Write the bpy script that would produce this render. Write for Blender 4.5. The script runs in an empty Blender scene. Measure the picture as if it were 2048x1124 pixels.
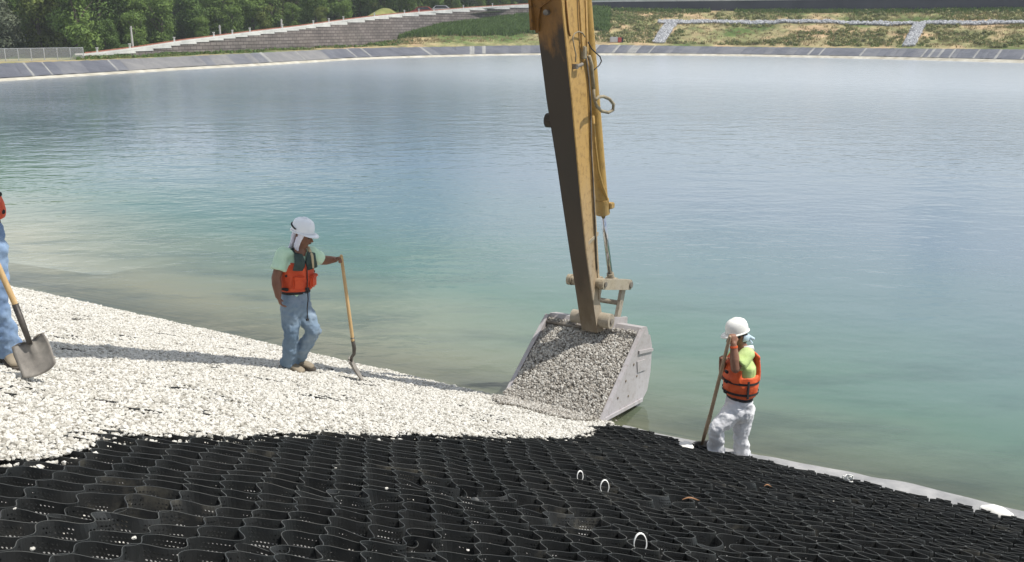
import bpy, bmesh, math, random
import numpy as np
from mathutils import Vector, Matrix, noise

R = math.radians
random.seed(7); rng = np.random.default_rng(7)
scene = bpy.context.scene
col = scene.collection

# ------------------------------------------------------------------ camera, sky, sun, exposure
CAM_H = 4.3
FPX = 1991.0                                   # focal length in pixels of the 2048 px wide photograph
PITCH = math.atan(512 / FPX)
cam_d = bpy.data.cameras.new('camera'); cam = bpy.data.objects.new('camera', cam_d); col.objects.link(cam)
cam_d.sensor_width = 36.0; cam_d.lens = FPX / 2048 * 36.0
cam_d.clip_start = 0.05; cam_d.clip_end = 3000
cam.location = (0, 0, CAM_H); cam.rotation_euler = (math.pi / 2 - PITCH, 0, 0)
scene.camera = cam

SUN_EL, SUN_AZ = R(60), R(10)                  # azimuth measured from +x towards -y
SDIR = Vector((math.cos(SUN_EL) * math.cos(SUN_AZ), -math.cos(SUN_EL) * math.sin(SUN_AZ), math.sin(SUN_EL)))
sun_d = bpy.data.lights.new('sun', 'SUN'); sun_d.energy = 4.6; sun_d.angle = R(0.53); sun_d.color = (1.0, 0.965, 0.91)
sun = bpy.data.objects.new('sun', sun_d); col.objects.link(sun)
sun.rotation_euler = SDIR.to_track_quat('Z', 'Y').to_euler(); sun.location = (20, -5, 30)

world = bpy.data.worlds.new('World'); scene.world = world; world.use_nodes = True
wn = world.node_tree; wn.nodes.clear()
def wnode(t, **k):
    n = wn.nodes.new(t)
    for a, b in k.items(): setattr(n, a, b)
    return n
w_out = wnode('ShaderNodeOutputWorld'); w_bg = wnode('ShaderNodeBackground')
w_sky = wnode('ShaderNodeTexSky', sky_type='NISHITA', sun_disc=False)
w_sky.sun_elevation = SUN_EL; w_sky.sun_rotation = math.atan2(SDIR.x, SDIR.y)
w_sky.air_density = 1.0; w_sky.dust_density = 0.7; w_sky.ozone_density = 1.0
w_bg.inputs['Strength'].default_value = 0.105
w_tc = wnode('ShaderNodeTexCoord'); w_map = wnode('ShaderNodeMapping'); w_map.inputs['Scale'].default_value = (1.0, 1.0, 3.2)
w_map.inputs['Location'].default_value = (0.35, 0.1, 0.3)
w_no = wnode('ShaderNodeTexNoise'); w_no.inputs['Scale'].default_value = 2.6; w_no.inputs['Detail'].default_value = 7; w_no.inputs['Roughness'].default_value = 0.55
w_ramp = wnode('ShaderNodeValToRGB')
w_ramp.color_ramp.elements[0].position = 0.45; w_ramp.color_ramp.elements[1].position = 0.57
w_ramp.color_ramp.elements[0].color = (0, 0, 0, 1); w_ramp.color_ramp.elements[1].color = (0.85, 0.85, 0.85, 1)
w_mix = wnode('ShaderNodeMixRGB'); w_mix.inputs['Color2'].default_value = (8.8, 9.2, 9.6, 1)
wn.links.new(w_tc.outputs['Generated'], w_map.inputs['Vector']); wn.links.new(w_map.outputs[0], w_no.inputs['Vector'])
w_dt = wnode('ShaderNodeVectorMath', operation='DOT_PRODUCT'); w_dt.inputs[1].default_value = (-0.25, 0.93, 0.26)      # a little more cloud over the far left hills
w_mr = wnode('ShaderNodeMapRange'); w_mr.inputs['From Min'].default_value = 0.3; w_mr.inputs['From Max'].default_value = 1.0; w_mr.inputs['To Min'].default_value = 0.0; w_mr.inputs['To Max'].default_value = 0.085
w_ad = wnode('ShaderNodeMath', operation='ADD')
wn.links.new(w_tc.outputs['Generated'], w_dt.inputs[0]); wn.links.new(w_dt.outputs['Value'], w_mr.inputs['Value']); wn.links.new(w_no.outputs['Fac'], w_ad.inputs[0]); wn.links.new(w_mr.outputs[0], w_ad.inputs[1]); wn.links.new(w_ad.outputs[0], w_ramp.inputs['Fac']); wn.links.new(w_ramp.outputs['Color'], w_mix.inputs['Fac'])
wn.links.new(w_sky.outputs[0], w_mix.inputs['Color1']); wn.links.new(w_mix.outputs[0], w_bg.inputs['Color'])
wn.links.new(w_bg.outputs[0], w_out.inputs['Surface'])
scene.view_settings.view_transform = 'Standard'; scene.view_settings.look = 'None'
scene.view_settings.exposure = 0.12; scene.view_settings.gamma = 1.0; scene.view_settings.use_curve_mapping = False

# ------------------------------------------------------------------ surveying helpers (photo pixel + distance -> point in the place)
cp, sp = math.cos(PITCH), math.sin(PITCH)
def ray(px, py):
    x = (px - 1024) / FPX; y = (562 - py) / FPX
    return Vector((x, cp + y * sp, -sp + y * cp))
EYE = Vector((0, 0, CAM_H))
def at_r(px, py, rr):
    r = ray(px, py); return EYE + r * (rr / r.y)
def at_z(px, py, z):
    r = ray(px, py); return EYE + r * ((z - CAM_H) / r.z)
SL = 0.35
C0 = 9.16
def shore_p(x, y): return C0 - 0.527 * x - 0.85 * y     # metres up the bank from the waterline
def bank_z(x, y):
    p = shore_p(x, y); z = SL * p
    if p > -2: z += 0.02 * noise.noise(Vector((x * 0.6, y * 0.6, 3)))
    return z
def at_bank(px, py, lift=0.0):
    r = ray(px, py); n = Vector((SL * 0.527, SL * 0.85, 1)); d = SL * C0 + lift
    t = (d - EYE.dot(n)) / r.dot(n); return EYE + r * t

# ------------------------------------------------------------------ node material helper
def new_mat(name):
    m = bpy.data.materials.new(name); m.use_nodes = True
    nt = m.node_tree; b = nt.nodes['Principled BSDF']
    return m, nt, b
def N(nt, t, **k):
    n = nt.nodes.new(t)
    for a, v in k.items():
        if a.startswith('i_'):
            key = a[2:]; key = int(key) if key.isdigit() else key.replace('_', ' ')
            n.inputs[key].default_value = v
        else: setattr(n, a, v)
    return n
def rgb(h):
    """sRGB hex -> linear"""
    h = h.lstrip('#'); c = [int(h[i:i + 2], 16) / 255 for i in (0, 2, 4)]
    return tuple(((v + 0.055) / 1.055) ** 2.4 if v > 0.04045 else v / 12.92 for v in c) + (1,)
def mat(name, c1, c2=None, scale=8.0, rough=0.8, bump=0.0, bscale=None, metal=0.0, c3=None, spec=0.4, detail=6, stretch=(1, 1, 1), lo=0.35, hi=0.65, sheen=0.0, bdist=0.01):
    m, nt, b = new_mat(name)
    b.inputs['Roughness'].default_value = rough; b.inputs['Metallic'].default_value = metal
    b.inputs['Specular IOR Level'].default_value = spec
    if sheen: b.inputs['Sheen Weight'].default_value = sheen
    tc = N(nt, 'ShaderNodeTexCoord'); mp = N(nt, 'ShaderNodeMapping'); mp.inputs['Scale'].default_value = stretch
    nt.links.new(tc.outputs['Object'], mp.inputs['Vector'])
    no = N(nt, 'ShaderNodeTexNoise', i_Scale=scale, i_Detail=detail, i_Roughness=0.6)
    nt.links.new(mp.outputs[0], no.inputs['Vector'])
    rp = N(nt, 'ShaderNodeValToRGB'); e = rp.color_ramp.elements
    e[0].position = lo; e[1].position = hi; e[0].color = tuple(c1)[:3] + (1,); e[1].color = tuple(c2 or c1)[:3] + (1,)
    if c3:
        k = e.new((lo + hi) / 2); k.color = tuple(c3)[:3] + (1,)
    nt.links.new(no.outputs['Fac'], rp.inputs['Fac']); nt.links.new(rp.outputs['Color'], b.inputs['Base Color'])
    if bump:
        n2 = N(nt, 'ShaderNodeTexNoise', i_Scale=bscale or scale * 3, i_Detail=6)
        nt.links.new(mp.outputs[0], n2.inputs['Vector'])
        bp = N(nt, 'ShaderNodeBump', i_Strength=bump, i_Distance=bdist)
        nt.links.new(n2.outputs['Fac'], bp.inputs['Height']); nt.links.new(bp.outputs[0], b.inputs['Normal'])
    return m

# ------------------------------------------------------------------ mesh helpers
class MB:
    def __init__(s): s.v = []; s.f = []; s.m = []
    def add(s, vs, fs, mi=0):
        o = len(s.v); s.v.extend([tuple(v) for v in vs]); s.f.extend([tuple(i + o for i in f) for f in fs]); s.m.extend([mi] * len(fs))
    def box(s, c, sx, sy, sz, ax=None, mi=0, bev=0.0):
        """box centre c, full sizes along axes ax (3 unit vectors)"""
        X, Y, Z = ax or (Vector((1, 0, 0)), Vector((0, 1, 0)), Vector((0, 0, 1)))
        c = Vector(c); h = (sx / 2, sy / 2, sz / 2)
        if bev <= 0:
            vs = [c + X * (h[0] * a) + Y * (h[1] * b) + Z * (h[2] * d) for a in (-1, 1) for b in (-1, 1) for d in (-1, 1)]
            s.add(vs, [(0, 1, 3, 2), (4, 6, 7, 5), (0, 4, 5, 1), (2, 3, 7, 6), (0, 2, 6, 4), (1, 5, 7, 3)], mi)
        else:
            bm = bmesh.new(); bmesh.ops.create_cube(bm, size=1)
            for v in bm.verts: v.co = Vector((v.co.x * sx, v.co.y * sy, v.co.z * sz))
            bmesh.ops.bevel(bm, geom=bm.edges[:], offset=bev, segments=2, affect='EDGES')
            bm.verts.index_update()
            s.add([c + X * v.co.x + Y * v.co.y + Z * v.co.z for v in bm.verts], [[v.index for v in f.verts] for f in bm.faces], mi); bm.free()
    def tube(s, pts, rad, n=10, mi=0, cap=True, side=None, closed=False):
        """pts: points; rad: number or list of numbers / (ra, rb) pairs"""
        pts = [Vector(p) for p in pts]; k = len(pts)
        if not isinstance(rad, (list, tuple)): rad = [rad] * k
        rad = [(r, r) if not isinstance(r, (tuple, list)) else r for r in rad]
        rings = []
        prevA = Vector(side) if side is not None else None
        for i in range(k):
            if closed: t = (pts[(i + 1) % k] - pts[i - 1])
            else: t = (pts[min(i + 1, k - 1)] - pts[max(i - 1, 0)])
            t = t.normalized() if t.length > 1e-9 else Vector((0, 0, 1))
            if prevA is None: prevA = t.orthogonal()
            ref = Vector(side) if side is not None else prevA
            A = ref - t * ref.dot(t)
            if A.length < 1e-4: A = t.orthogonal()
            A.normalize(); B = t.cross(A); prevA = A
            rings.append([pts[i] + A * (rad[i][0] * math.cos(2 * math.pi * j / n)) + B * (rad[i][1] * math.sin(2 * math.pi * j / n)) for j in range(n)])
        vs = [v for r_ in rings for v in r_]; fs = []
        for i in range(k if closed else k - 1):
            for j in range(n):
                a = i * n + j; b = i * n + (j + 1) % n; c = ((i + 1) % k) * n + (j + 1) % n; d = ((i + 1) % k) * n + j
                fs.append((a, b, c, d))
        if cap and not closed:
            fs.append(tuple(range(n - 1, -1, -1))); fs.append(tuple((k - 1) * n + j for j in range(n)))
        s.add(vs, fs, mi)
    def blob(s, pts, rad, n=12, side=None, mi=0):
        """tube with rounded ends"""
        pts = [Vector(p) for p in pts]
        if not isinstance(rad, (list, tuple)): rad = [rad] * len(pts)
        rad = [(r, r) if not isinstance(r, (tuple, list)) else r for r in rad]
        if len(pts) == 1:
            pts = [pts[0] - Vector((0, 0, 1e-3)), pts[0] + Vector((0, 0, 1e-3))]; rad = rad * 2
        t0 = (pts[0] - pts[1]).normalized(); t1 = (pts[-1] - pts[-2]).normalized()
        P = []; Q = []
        for a in (80, 60, 35, 15):
            m = min(rad[0]); P.append(pts[0] + t0 * (m * math.sin(R(a)))); Q.append((rad[0][0] * math.cos(R(a)), rad[0][1] * math.cos(R(a))))
        P += pts; Q += rad
        for a in (15, 35, 60, 80):
            m = min(rad[-1]); P.append(pts[-1] + t1 * (m * math.sin(R(a)))); Q.append((rad[-1][0] * math.cos(R(a)), rad[-1][1] * math.cos(R(a))))
        s.tube(P, Q, n, mi, True, side)
    def prism(s, poly, d, mi=0):
        """polygon (list of Vectors) extruded by vector d"""
        n = len(poly); d = Vector(d); vs = [Vector(p) for p in poly] + [Vector(p) + d for p in poly]
        fs = [tuple(range(n - 1, -1, -1)), tuple(range(n, 2 * n))] + [(i, (i + 1) % n, n + (i + 1) % n, n + i) for i in range(n)]
        s.add(vs, fs, mi)
    def cyl(s, a, b, r, n=20, mi=0): s.tube([a, b], r, n, mi)

ORIGIN = {}
def thing(name, loc, label, cat, group=None, kind=None):
    o = bpy.data.objects.new(name, None); o.empty_display_size = 0.3; col.objects.link(o); o.location = loc
    ORIGIN[o.name] = Vector(loc)
    tag(o, label, cat, group, kind); return o
def tag(o, label=None, cat=None, group=None, kind=None):
    if label: o['label'] = label
    if cat: o['category'] = cat
    if group: o['group'] = group
    if kind: o['kind'] = kind
    return o
def build(name, mb, mats, parent=None, smooth=False, origin=None, fix=True):
    if isinstance(mb, tuple): V, F, M = mb[0], mb[1], None
    else: V, F, M = mb.v, mb.f, mb.m
    if parent is not None: og = ORIGIN[parent.name]
    elif origin is not None: og = Vector(origin)
    else: og = Vector((0, 0, 0))
    V = np.asarray([tuple(v) for v in V], dtype=float).reshape(-1, 3) - np.array(og)
    me = bpy.data.meshes.new(name); me.from_pydata(V.tolist(), [], F)
    for m in (mats if isinstance(mats, (list, tuple)) else [mats]): me.materials.append(m)
    if M is not None and any(M): me.polygons.foreach_set('material_index', M)
    if fix and len(F) < 60000:
        bm = bmesh.new(); bm.from_mesh(me); bmesh.ops.recalc_face_normals(bm, faces=bm.faces); bm.to_mesh(me); bm.free()
    if smooth: me.polygons.foreach_set('use_smooth', [True] * len(me.polygons))
    me.update()
    o = bpy.data.objects.new(name, me); col.objects.link(o)
    if parent is not None: o.parent = parent; ORIGIN[o.name] = og
    else: o.location = og; ORIGIN[o.name] = og
    return o
def organic(name, mb, m, parent, vox=0.012, smooth=4, wr=0.0, wscale=0.12):
    """limbs overlapping in one mesh, fused into one continuous skin"""
    o = build(name, mb, m, parent, smooth=True)
    md = o.modifiers.new('fuse', 'REMESH'); md.mode = 'VOXEL'; md.voxel_size = vox; md.use_smooth_shade = True
    if smooth:
        ms = o.modifiers.new('soften', 'SMOOTH'); ms.iterations = smooth; ms.factor = 0.5
    if wr:
        tx = bpy.data.textures.new(name + '_folds', 'CLOUDS'); tx.noise_scale = wscale; tx.noise_depth = 2
        dm = o.modifiers.new('folds', 'DISPLACE'); dm.texture = tx; dm.strength = wr; dm.mid_level = 0.5; dm.texture_coords = 'LOCAL'
    return o
def scatter(name, P, S, RT, variants, mats, smooth=False, parent=None):
    """thousands of loose pieces: one object, real geometry instanced by geometry nodes. P (n,3), S (n,), RT (n,3)"""
    me = bpy.data.meshes.new(name); me.from_pydata(np.asarray(P, dtype=float).tolist(), [], [])
    a = me.attributes.new('scl', 'FLOAT', 'POINT'); a.data.foreach_set('value', np.asarray(S, dtype=np.float32))
    b = me.attributes.new('rt', 'FLOAT_VECTOR', 'POINT'); b.data.foreach_set('vector', np.asarray(RT, dtype=np.float32).ravel())
    me.materials.append(mats[0] if isinstance(mats, (list, tuple)) else mats)
    o = bpy.data.objects.new(name, me); col.objects.link(o)
    cl = bpy.data.collections.new(name + '_pieces')
    for i, (v, f) in enumerate(variants):
        mm = bpy.data.meshes.new(name + '_piece'); mm.from_pydata(v, [], f)
        mt = mats[i % len(mats)] if isinstance(mats, (list, tuple)) else mats
        mm.materials.append(mt)
        if smooth: mm.polygons.foreach_set('use_smooth', [True] * len(mm.polygons))
        oo = bpy.data.objects.new(name + '_piece', mm); cl.objects.link(oo)
    ng = bpy.data.node_groups.new(name + '_nodes', 'GeometryNodeTree')
    ng.interface.new_socket('Geometry', in_out='INPUT', socket_type='NodeSocketGeometry'); ng.interface.new_socket('Geometry', in_out='OUTPUT', socket_type='NodeSocketGeometry')
    gi = ng.nodes.new('NodeGroupInput'); go = ng.nodes.new('NodeGroupOutput')
    ci = ng.nodes.new('GeometryNodeCollectionInfo'); ci.inputs['Collection'].default_value = cl; ci.inputs['Separate Children'].default_value = True; ci.inputs['Reset Children'].default_value = True
    ip = ng.nodes.new('GeometryNodeInstanceOnPoints'); ip.inputs['Pick Instance'].default_value = True
    rv = ng.nodes.new('FunctionNodeRandomValue'); rv.data_type = 'INT'
    rv.inputs[4].default_value = 0; rv.inputs[5].default_value = len(variants) - 1
    na = ng.nodes.new('GeometryNodeInputNamedAttribute'); na.data_type = 'FLOAT'; na.inputs['Name'].default_value = 'scl'
    nb = ng.nodes.new('GeometryNodeInputNamedAttribute'); nb.data_type = 'FLOAT_VECTOR'; nb.inputs['Name'].default_value = 'rt'
    L = ng.links.new
    L(gi.outputs[0], ip.inputs['Points']); L(ci.outputs[0], ip.inputs['Instance']); L(rv.outputs[2], ip.inputs['Instance Index'])
    L(na.outputs[0], ip.inputs['Scale']); L(nb.outputs[0], ip.inputs['Rotation']); L(ip.outputs[0], go.inputs[0])
    md = o.modifiers.new('pieces', 'NODES'); md.node_group = ng
    if parent is not None: o.parent = parent
    return o
def interp(tab, x):
    xs = [t[0] for t in tab]; return [float(np.interp(x, xs, [t[k] for t in tab])) for k in range(1, len(tab[0]))]
def grid(name, rows, m, smooth=True, kind='structure', label=None, cat=None):
    """rows of equal numbers of points -> one sheet"""
    nr = len(rows); nc = len(rows[0]); V = [tuple(p) for r_ in rows for p in r_]
    F = [(i * nc + j, i * nc + j + 1, (i + 1) * nc + j + 1, (i + 1) * nc + j) for i in range(nr - 1) for j in range(nc - 1)]
    o = build(name, (V, F), m, smooth=smooth)
    if kind: o['kind'] = kind
    if label: o['label'] = label
    if cat: o['category'] = cat
    return o
# ------------------------------------------------------------------ the near bank, the pond bed and the water
m_fabric = mat('underlay_fabric', (0.20, 0.20, 0.195), (0.28, 0.275, 0.265), scale=3, rough=0.75, bump=0.3, bscale=40)
def bank_rows(y0, y1, ny, x0, x1, nx, f):
    return [[Vector((x0 + (x1 - x0) * j / nx, y0 + (y1 - y0) * i / ny, 0)) for j in range(nx + 1)] for i in range(ny + 1)]
rows = []
for i in range(0, 41):
    p = 16 - 16.3 * i / 40 if i < 40 else -0.3
    rw = []
    for j in range(0, 121):
        a = -30 + 0.5 * j                                   # metres along the shore
        # point on the bank: shore line origin + a * along + p * up the bank
        x = 0.0 + 0.85 * a + (C0 - p) * 0.527; y = -0.527 * a + (C0 - p) * 0.85
        z = bank_z(x, y) if p < 9.5 else SL * 9.5 + 0.02 * (p - 9.5)
        rw.append(Vector((x, y, z)))
    rows.append(rw)
grid('bank', rows, m_fabric)

m_bed, nt, b = new_mat('pond_bed_mud'); b.inputs['Roughness'].default_value = 0.9
tc = N(nt, 'ShaderNodeTexCoord'); mp = N(nt, 'ShaderNodeMapping'); mp.inputs['Rotation'].default_value = (0, 0, R(32)); mp.inputs['Scale'].default_value = (0.6, 1.7, 1)
no = N(nt, 'ShaderNodeTexNoise', i_Scale=0.9, i_Detail=5, i_Roughness=0.6)
rp = N(nt, 'ShaderNodeValToRGB'); e = rp.color_ramp.elements
e[0].position = 0.36; e[0].color = (0.26, 0.27, 0.22, 1); e[1].position = 0.56; e[1].color = (0.62, 0.55, 0.37, 1)
nt.links.new(tc.outputs['Object'], mp.inputs[0]); nt.links.new(mp.outputs[0], no.inputs['Vector']); nt.links.new(no.outputs['Fac'], rp.inputs['Fac']); nt.links.new(rp.outputs[0], b.inputs['Base Color'])
rows = []
for i in range(34):
    p = -0.25 - 0.6 * i if i < 28 else -16.5 - 28 * (i - 27); rw = []
    for j in range(0, 61):
        a = (-30 + 1.0 * j) * (1 if i < 28 else 1 + (i - 27) * 1.4); x = 0.85 * a + (C0 - p) * 0.527; y = -0.527 * a + (C0 - p) * 0.85
        rw.append(Vector((x, y, max(SL * p, -4.2) - 0.01)))
    rows.append(rw)
grid('pond_bed', rows, m_bed)

m_water = bpy.data.materials.new('pond_water'); m_water.use_nodes = True; nt = m_water.node_tree; nt.nodes.clear()
out = N(nt, 'ShaderNodeOutputMaterial'); geo = N(nt, 'ShaderNodeNewGeometry')
dot = N(nt, 'ShaderNodeVectorMath', operation='DOT_PRODUCT'); dot.inputs[1].default_value = (0.527, 0.85, 0)
nt.links.new(geo.outputs['Position'], dot.inputs[0])
dist = N(nt, 'ShaderNodeMath', operation='SUBTRACT'); dist.inputs[1].default_value = C0; nt.links.new(dot.outputs['Value'], dist.inputs[0])     # metres out from the near shore
# turbidity: blotches in how cloudy the water is
mpt = N(nt, 'ShaderNodeMapping'); mpt.inputs['Rotation'].default_value = (0, 0, R(32)); mpt.inputs['Scale'].default_value = (0.35, 1.0, 1)
nt.links.new(geo.outputs['Position'], mpt.inputs[0])
tn = N(nt, 'ShaderNodeTexNoise', i_Scale=0.35, i_Detail=4); nt.links.new(mpt.outputs[0], tn.inputs['Vector'])
tadd = N(nt, 'ShaderNodeMath', operation='MULTIPLY_ADD'); tadd.inputs[1].default_value = 3.4; tadd.inputs[2].default_value = -1.7
nt.links.new(tn.outputs['Fac'], tadd.inputs[0])
dsum = N(nt, 'ShaderNodeMath', operation='ADD'); nt.links.new(dist.outputs[0], dsum.inputs[0]); nt.links.new(tadd.outputs[0], dsum.inputs[1])
# the silt from the works thickens the water towards the left
along = N(nt, 'ShaderNodeVectorMath', operation='DOT_PRODUCT'); along.inputs[1].default_value = (0.85, -0.527, 0); nt.links.new(geo.outputs['Position'], along.inputs[0])
silt = N(nt, 'ShaderNodeMapRange'); silt.inputs['From Min'].default_value = -20; silt.inputs['From Max'].default_value = 0; silt.inputs['To Min'].default_value = -2.8; silt.inputs['To Max'].default_value = 2.2
nt.links.new(along.outputs['Value'], silt.inputs['Value'])
dsum2 = N(nt, 'ShaderNodeMath', operation='ADD'); nt.links.new(dsum.outputs[0], dsum2.inputs[0]); nt.links.new(silt.outputs[0], dsum2.inputs[1])
cr = N(nt, 'ShaderNodeValToRGB'); e = cr.color_ramp.elements
mr = N(nt, 'ShaderNodeMapRange'); mr.inputs['From Min'].default_value = 0; mr.inputs['From Max'].default_value = 14; nt.links.new(dsum2.outputs[0], mr.inputs['Value'])
e[0].position = 0.0; e[0].color = (0.245, 0.240, 0.150, 1); e[1].position = 1.0; e[1].color = (0.095, 0.145, 0.185, 1)
k = e.new(0.14); k.color = (0.155, 0.188, 0.126, 1)
k = e.new(0.30); k.color = (0.076, 0.148, 0.112, 1)
k = e.new(0.55); k.color = (0.085, 0.150, 0.155, 1)
nt.links.new(mr.outputs[0], cr.inputs['Fac'])
body = N(nt, 'ShaderNodeBsdfDiffuse')
# darker weed and silt patches showing through the shallows
mpp = N(nt, 'ShaderNodeMapping'); mpp.inputs['Rotation'].default_value = (0, 0, R(28)); mpp.inputs['Scale'].default_value = (0.5, 1.5, 1); nt.links.new(geo.outputs['Position'], mpp.inputs[0])
pn = N(nt, 'ShaderNodeTexNoise', i_Scale=0.75, i_Detail=5, i_Roughness=0.6); nt.links.new(mpp.outputs[0], pn.inputs['Vector'])
pr = N(nt, 'ShaderNodeValToRGB'); pe = pr.color_ramp.elements; pe[0].position = .36; pe[0].color = (.56, .62, .68, 1); pe[1].position = .52; pe[1].color = (1, 1, 1, 1); nt.links.new(pn.outputs['Fac'], pr.inputs[0])
pf = N(nt, 'ShaderNodeMapRange'); pf.inputs['From Min'].default_value = 1.0; pf.inputs['From Max'].default_value = 7.0; pf.inputs['To Min'].default_value = .85; pf.inputs['To Max'].default_value = 0.12; nt.links.new(dist.outputs[0], pf.inputs['Value'])
pm = N(nt, 'ShaderNodeMixRGB', blend_type='MULTIPLY'); nt.links.new(pf.outputs[0], pm.inputs[0]); nt.links.new(cr.outputs[0], pm.inputs[1]); nt.links.new(pr.outputs[0], pm.inputs[2]); nt.links.new(pm.outputs[0], body.inputs['Color'])
clear = N(nt, 'ShaderNodeBsdfTransparent'); clear.inputs['Color'].default_value = (0.86, 0.93, 0.88, 1)
# cloudiness with depth: 1 - exp(-k d)
mul = N(nt, 'ShaderNodeMath', operation='MULTIPLY'); mul.inputs[1].default_value = -1.15; nt.links.new(dist.outputs[0], mul.inputs[0])
ex = N(nt, 'ShaderNodeMath', operation='EXPONENT'); nt.links.new(mul.outputs[0], ex.inputs[0])
sb = N(nt, 'ShaderNodeMath', operation='SUBTRACT', use_clamp=True); sb.inputs[0].default_value = 1.0; nt.links.new(ex.outputs[0], sb.inputs[1])
mixb = N(nt, 'ShaderNodeMixShader'); nt.links.new(sb.outputs[0], mixb.inputs[0]); nt.links.new(clear.outputs[0], mixb.inputs[1]); nt.links.new(body.outputs[0], mixb.inputs[2])
# ripples
mw = N(nt, 'ShaderNodeMapping'); mw.inputs['Rotation'].default_value = (0, 0, R(-8)); mw.inputs['Scale'].default_value = (0.7, 1.0, 1)
nt.links.new(geo.outputs['Position'], mw.inputs[0])
w1 = N(nt, 'ShaderNodeTexNoise', i_Scale=3.4, i_Detail=2, i_Roughness=0.5); w2 = N(nt, 'ShaderNodeTexNoise', i_Scale=0.9, i_Detail=3, i_Roughness=0.5)
w3 = N(nt, 'ShaderNodeTexNoise', i_Scale=0.07, i_Detail=2)
for q in (w1, w2, w3): nt.links.new(mw.outputs[0], q.inputs['Vector'])
wr = N(nt, 'ShaderNodeMapRange'); wr.inputs['From Min'].default_value = 0.35; wr.inputs['From Max'].default_value = 0.65; wr.inputs['To Min'].default_value = 0.30; wr.inputs['To Max'].default_value = 1.0
nt.links.new(w3.outputs['Fac'], wr.inputs['Value'])
h1 = N(nt, 'ShaderNodeMath', operation='MULTIPLY'); nt.links.new(w1.outputs['Fac'], h1.inputs[0]); nt.links.new(wr.outputs[0], h1.inputs[1])
h2 = N(nt, 'ShaderNodeMath', operation='MULTIPLY_ADD'); h2.inputs[1].default_value = 1.5; nt.links.new(w2.outputs['Fac'], h2.inputs[0]); nt.links.new(h1.outputs[0], h2.inputs[2])
bp = N(nt, 'ShaderNodeBump', i_Strength=1.0, i_Distance=0.028); nt.links.new(h2.outputs[0], bp.inputs['Height'])
calm = N(nt, 'ShaderNodeMapRange'); calm.inputs['From Min'].default_value = 3; calm.inputs['From Max'].default_value = 32; calm.inputs['To Min'].default_value = 0.38; calm.inputs['To Max'].default_value = 1.0; nt.links.new(dist.outputs[0], calm.inputs['Value']); nt.links.new(calm.outputs[0], bp.inputs['Strength'])     # sheltered water lies calmer near the bank
gl = N(nt, 'ShaderNodeBsdfGlossy'); rg = N(nt, 'ShaderNodeMapRange'); rg.inputs['From Min'].default_value = 6; rg.inputs['From Max'].default_value = 70; rg.inputs['To Min'].default_value = 0.045; rg.inputs['To Max'].default_value = 0.26; nt.links.new(dist.outputs[0], rg.inputs['Value']); nt.links.new(rg.outputs[0], gl.inputs['Roughness']); gl.inputs['Color'].default_value = (1, 1, 1, 1)
nt.links.new(bp.outputs[0], gl.inputs['Normal'])
fr = N(nt, 'ShaderNodeFresnel'); fr.inputs['IOR'].default_value = 1.333; nt.links.new(bp.outputs[0], fr.inputs['Normal'])
mixs = N(nt, 'ShaderNodeMixShader'); nt.links.new(fr.outputs[0], mixs.inputs[0]); nt.links.new(mixb.outputs[0], mixs.inputs[1]); nt.links.new(gl.outputs[0], mixs.inputs[2])
nt.links.new(mixs.outputs[0], out.inputs['Surface'])
wt = build('water', ([(-170, 4, 0), (170, 4, 0), (170, 230, 0), (-170, 230, 0)], [(0, 1, 2, 3)]), m_water, fix=False); wt['kind'] = 'structure'

# ------------------------------------------------------------------ gravel already spread (white) over the cells
RA = R(57.5)                                                # the strips run straight down the bank
ER = Vector((math.cos(RA), math.sin(RA), 0)); EC = Vector((-math.sin(RA), math.cos(RA), 0))
def rc(P): return P.x * ER.x + P.y * ER.y, P.x * EC.x + P.y * EC.y
front = []
for q in [(-500, 965), (-200, 945), (0, 929), (90, 925), (160, 916), (190, 900), (200, 884), (300, 878), (400, 878), (500, 875), (640, 867), (760, 873), (900, 877), (1050, 879), (1150, 879), (1200, 864), (1230, 850)]:
    front.append(rc(at_bank(q[0], q[1], 0.09)))
front.sort()
fr_r = [f[0] for f in front]; fr_c = [f[1] for f in front]
def in_gravel(x, y, margin=0.0):
    r = x * ER.x + y * ER.y; c = x * EC.x + y * EC.y
    s_ = c - np.interp(r, fr_r, fr_c) + 0.05 * noise.noise(Vector((x * 5, y * 5, 1))) + 0.04 * noise.noise(Vector((x * 14, y * 14, 7))) - margin
    w = shore_p(x, y) + 0.10 + 0.10 * noise.noise(Vector((x * 1.3, y * 1.3, 5))) + 0.05 * noise.noise(Vector((x * 6, y * 6, 2))) - margin
    return min(s_, w)
HP = at_bank(1120, 845, 0.1); HP2 = at_bank(1040, 822, 0.1)
def gravel_z(x, y):
    z = bank_z(x, y) + 0.100 + 0.017 * noise.noise(Vector((x * 2.2, y * 2.2, 0))) + 0.014 * noise.noise(Vector((x * 7, y * 7, 4)))
    d2 = (x - HP.x) ** 2 + (y - HP.y) ** 2; z += 0.02 * math.exp(-d2 / 0.10)
    d2 = (x - HP2.x) ** 2 + (y - HP2.y) ** 2; z += 0.02 * math.exp(-d2 / 0.10)
    w = shore_p(x, y)
    if w < 0.5: z += 0.03 * (0.5 - max(w, 0)) / 0.5 - 0.18 * max(0, 0.06 - w)
    return z
def stone_variants(n, seed, flat=0.75):
    r_ = random.Random(seed); out = []
    for i in range(n):
        bm = bmesh.new(); bmesh.ops.create_icosphere(bm, subdivisions=1, radius=0.5)
        sx, sy, sz = 1.0, r_.uniform(0.6, 1.0), r_.uniform(0.45, 0.8) * flat / 0.75
        for v in bm.verts:
            k = 1 + r_.uniform(-0.24, 0.20); v.co = Vector((v.co.x * sx * k, v.co.y * sy * k, v.co.z * sz * k))
        bm.verts.index_update(); out.append(([tuple(v.co) for v in bm.verts], [tuple(v.index for v in f.verts) for f in bm.faces])); bm.free()
    return out
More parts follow.
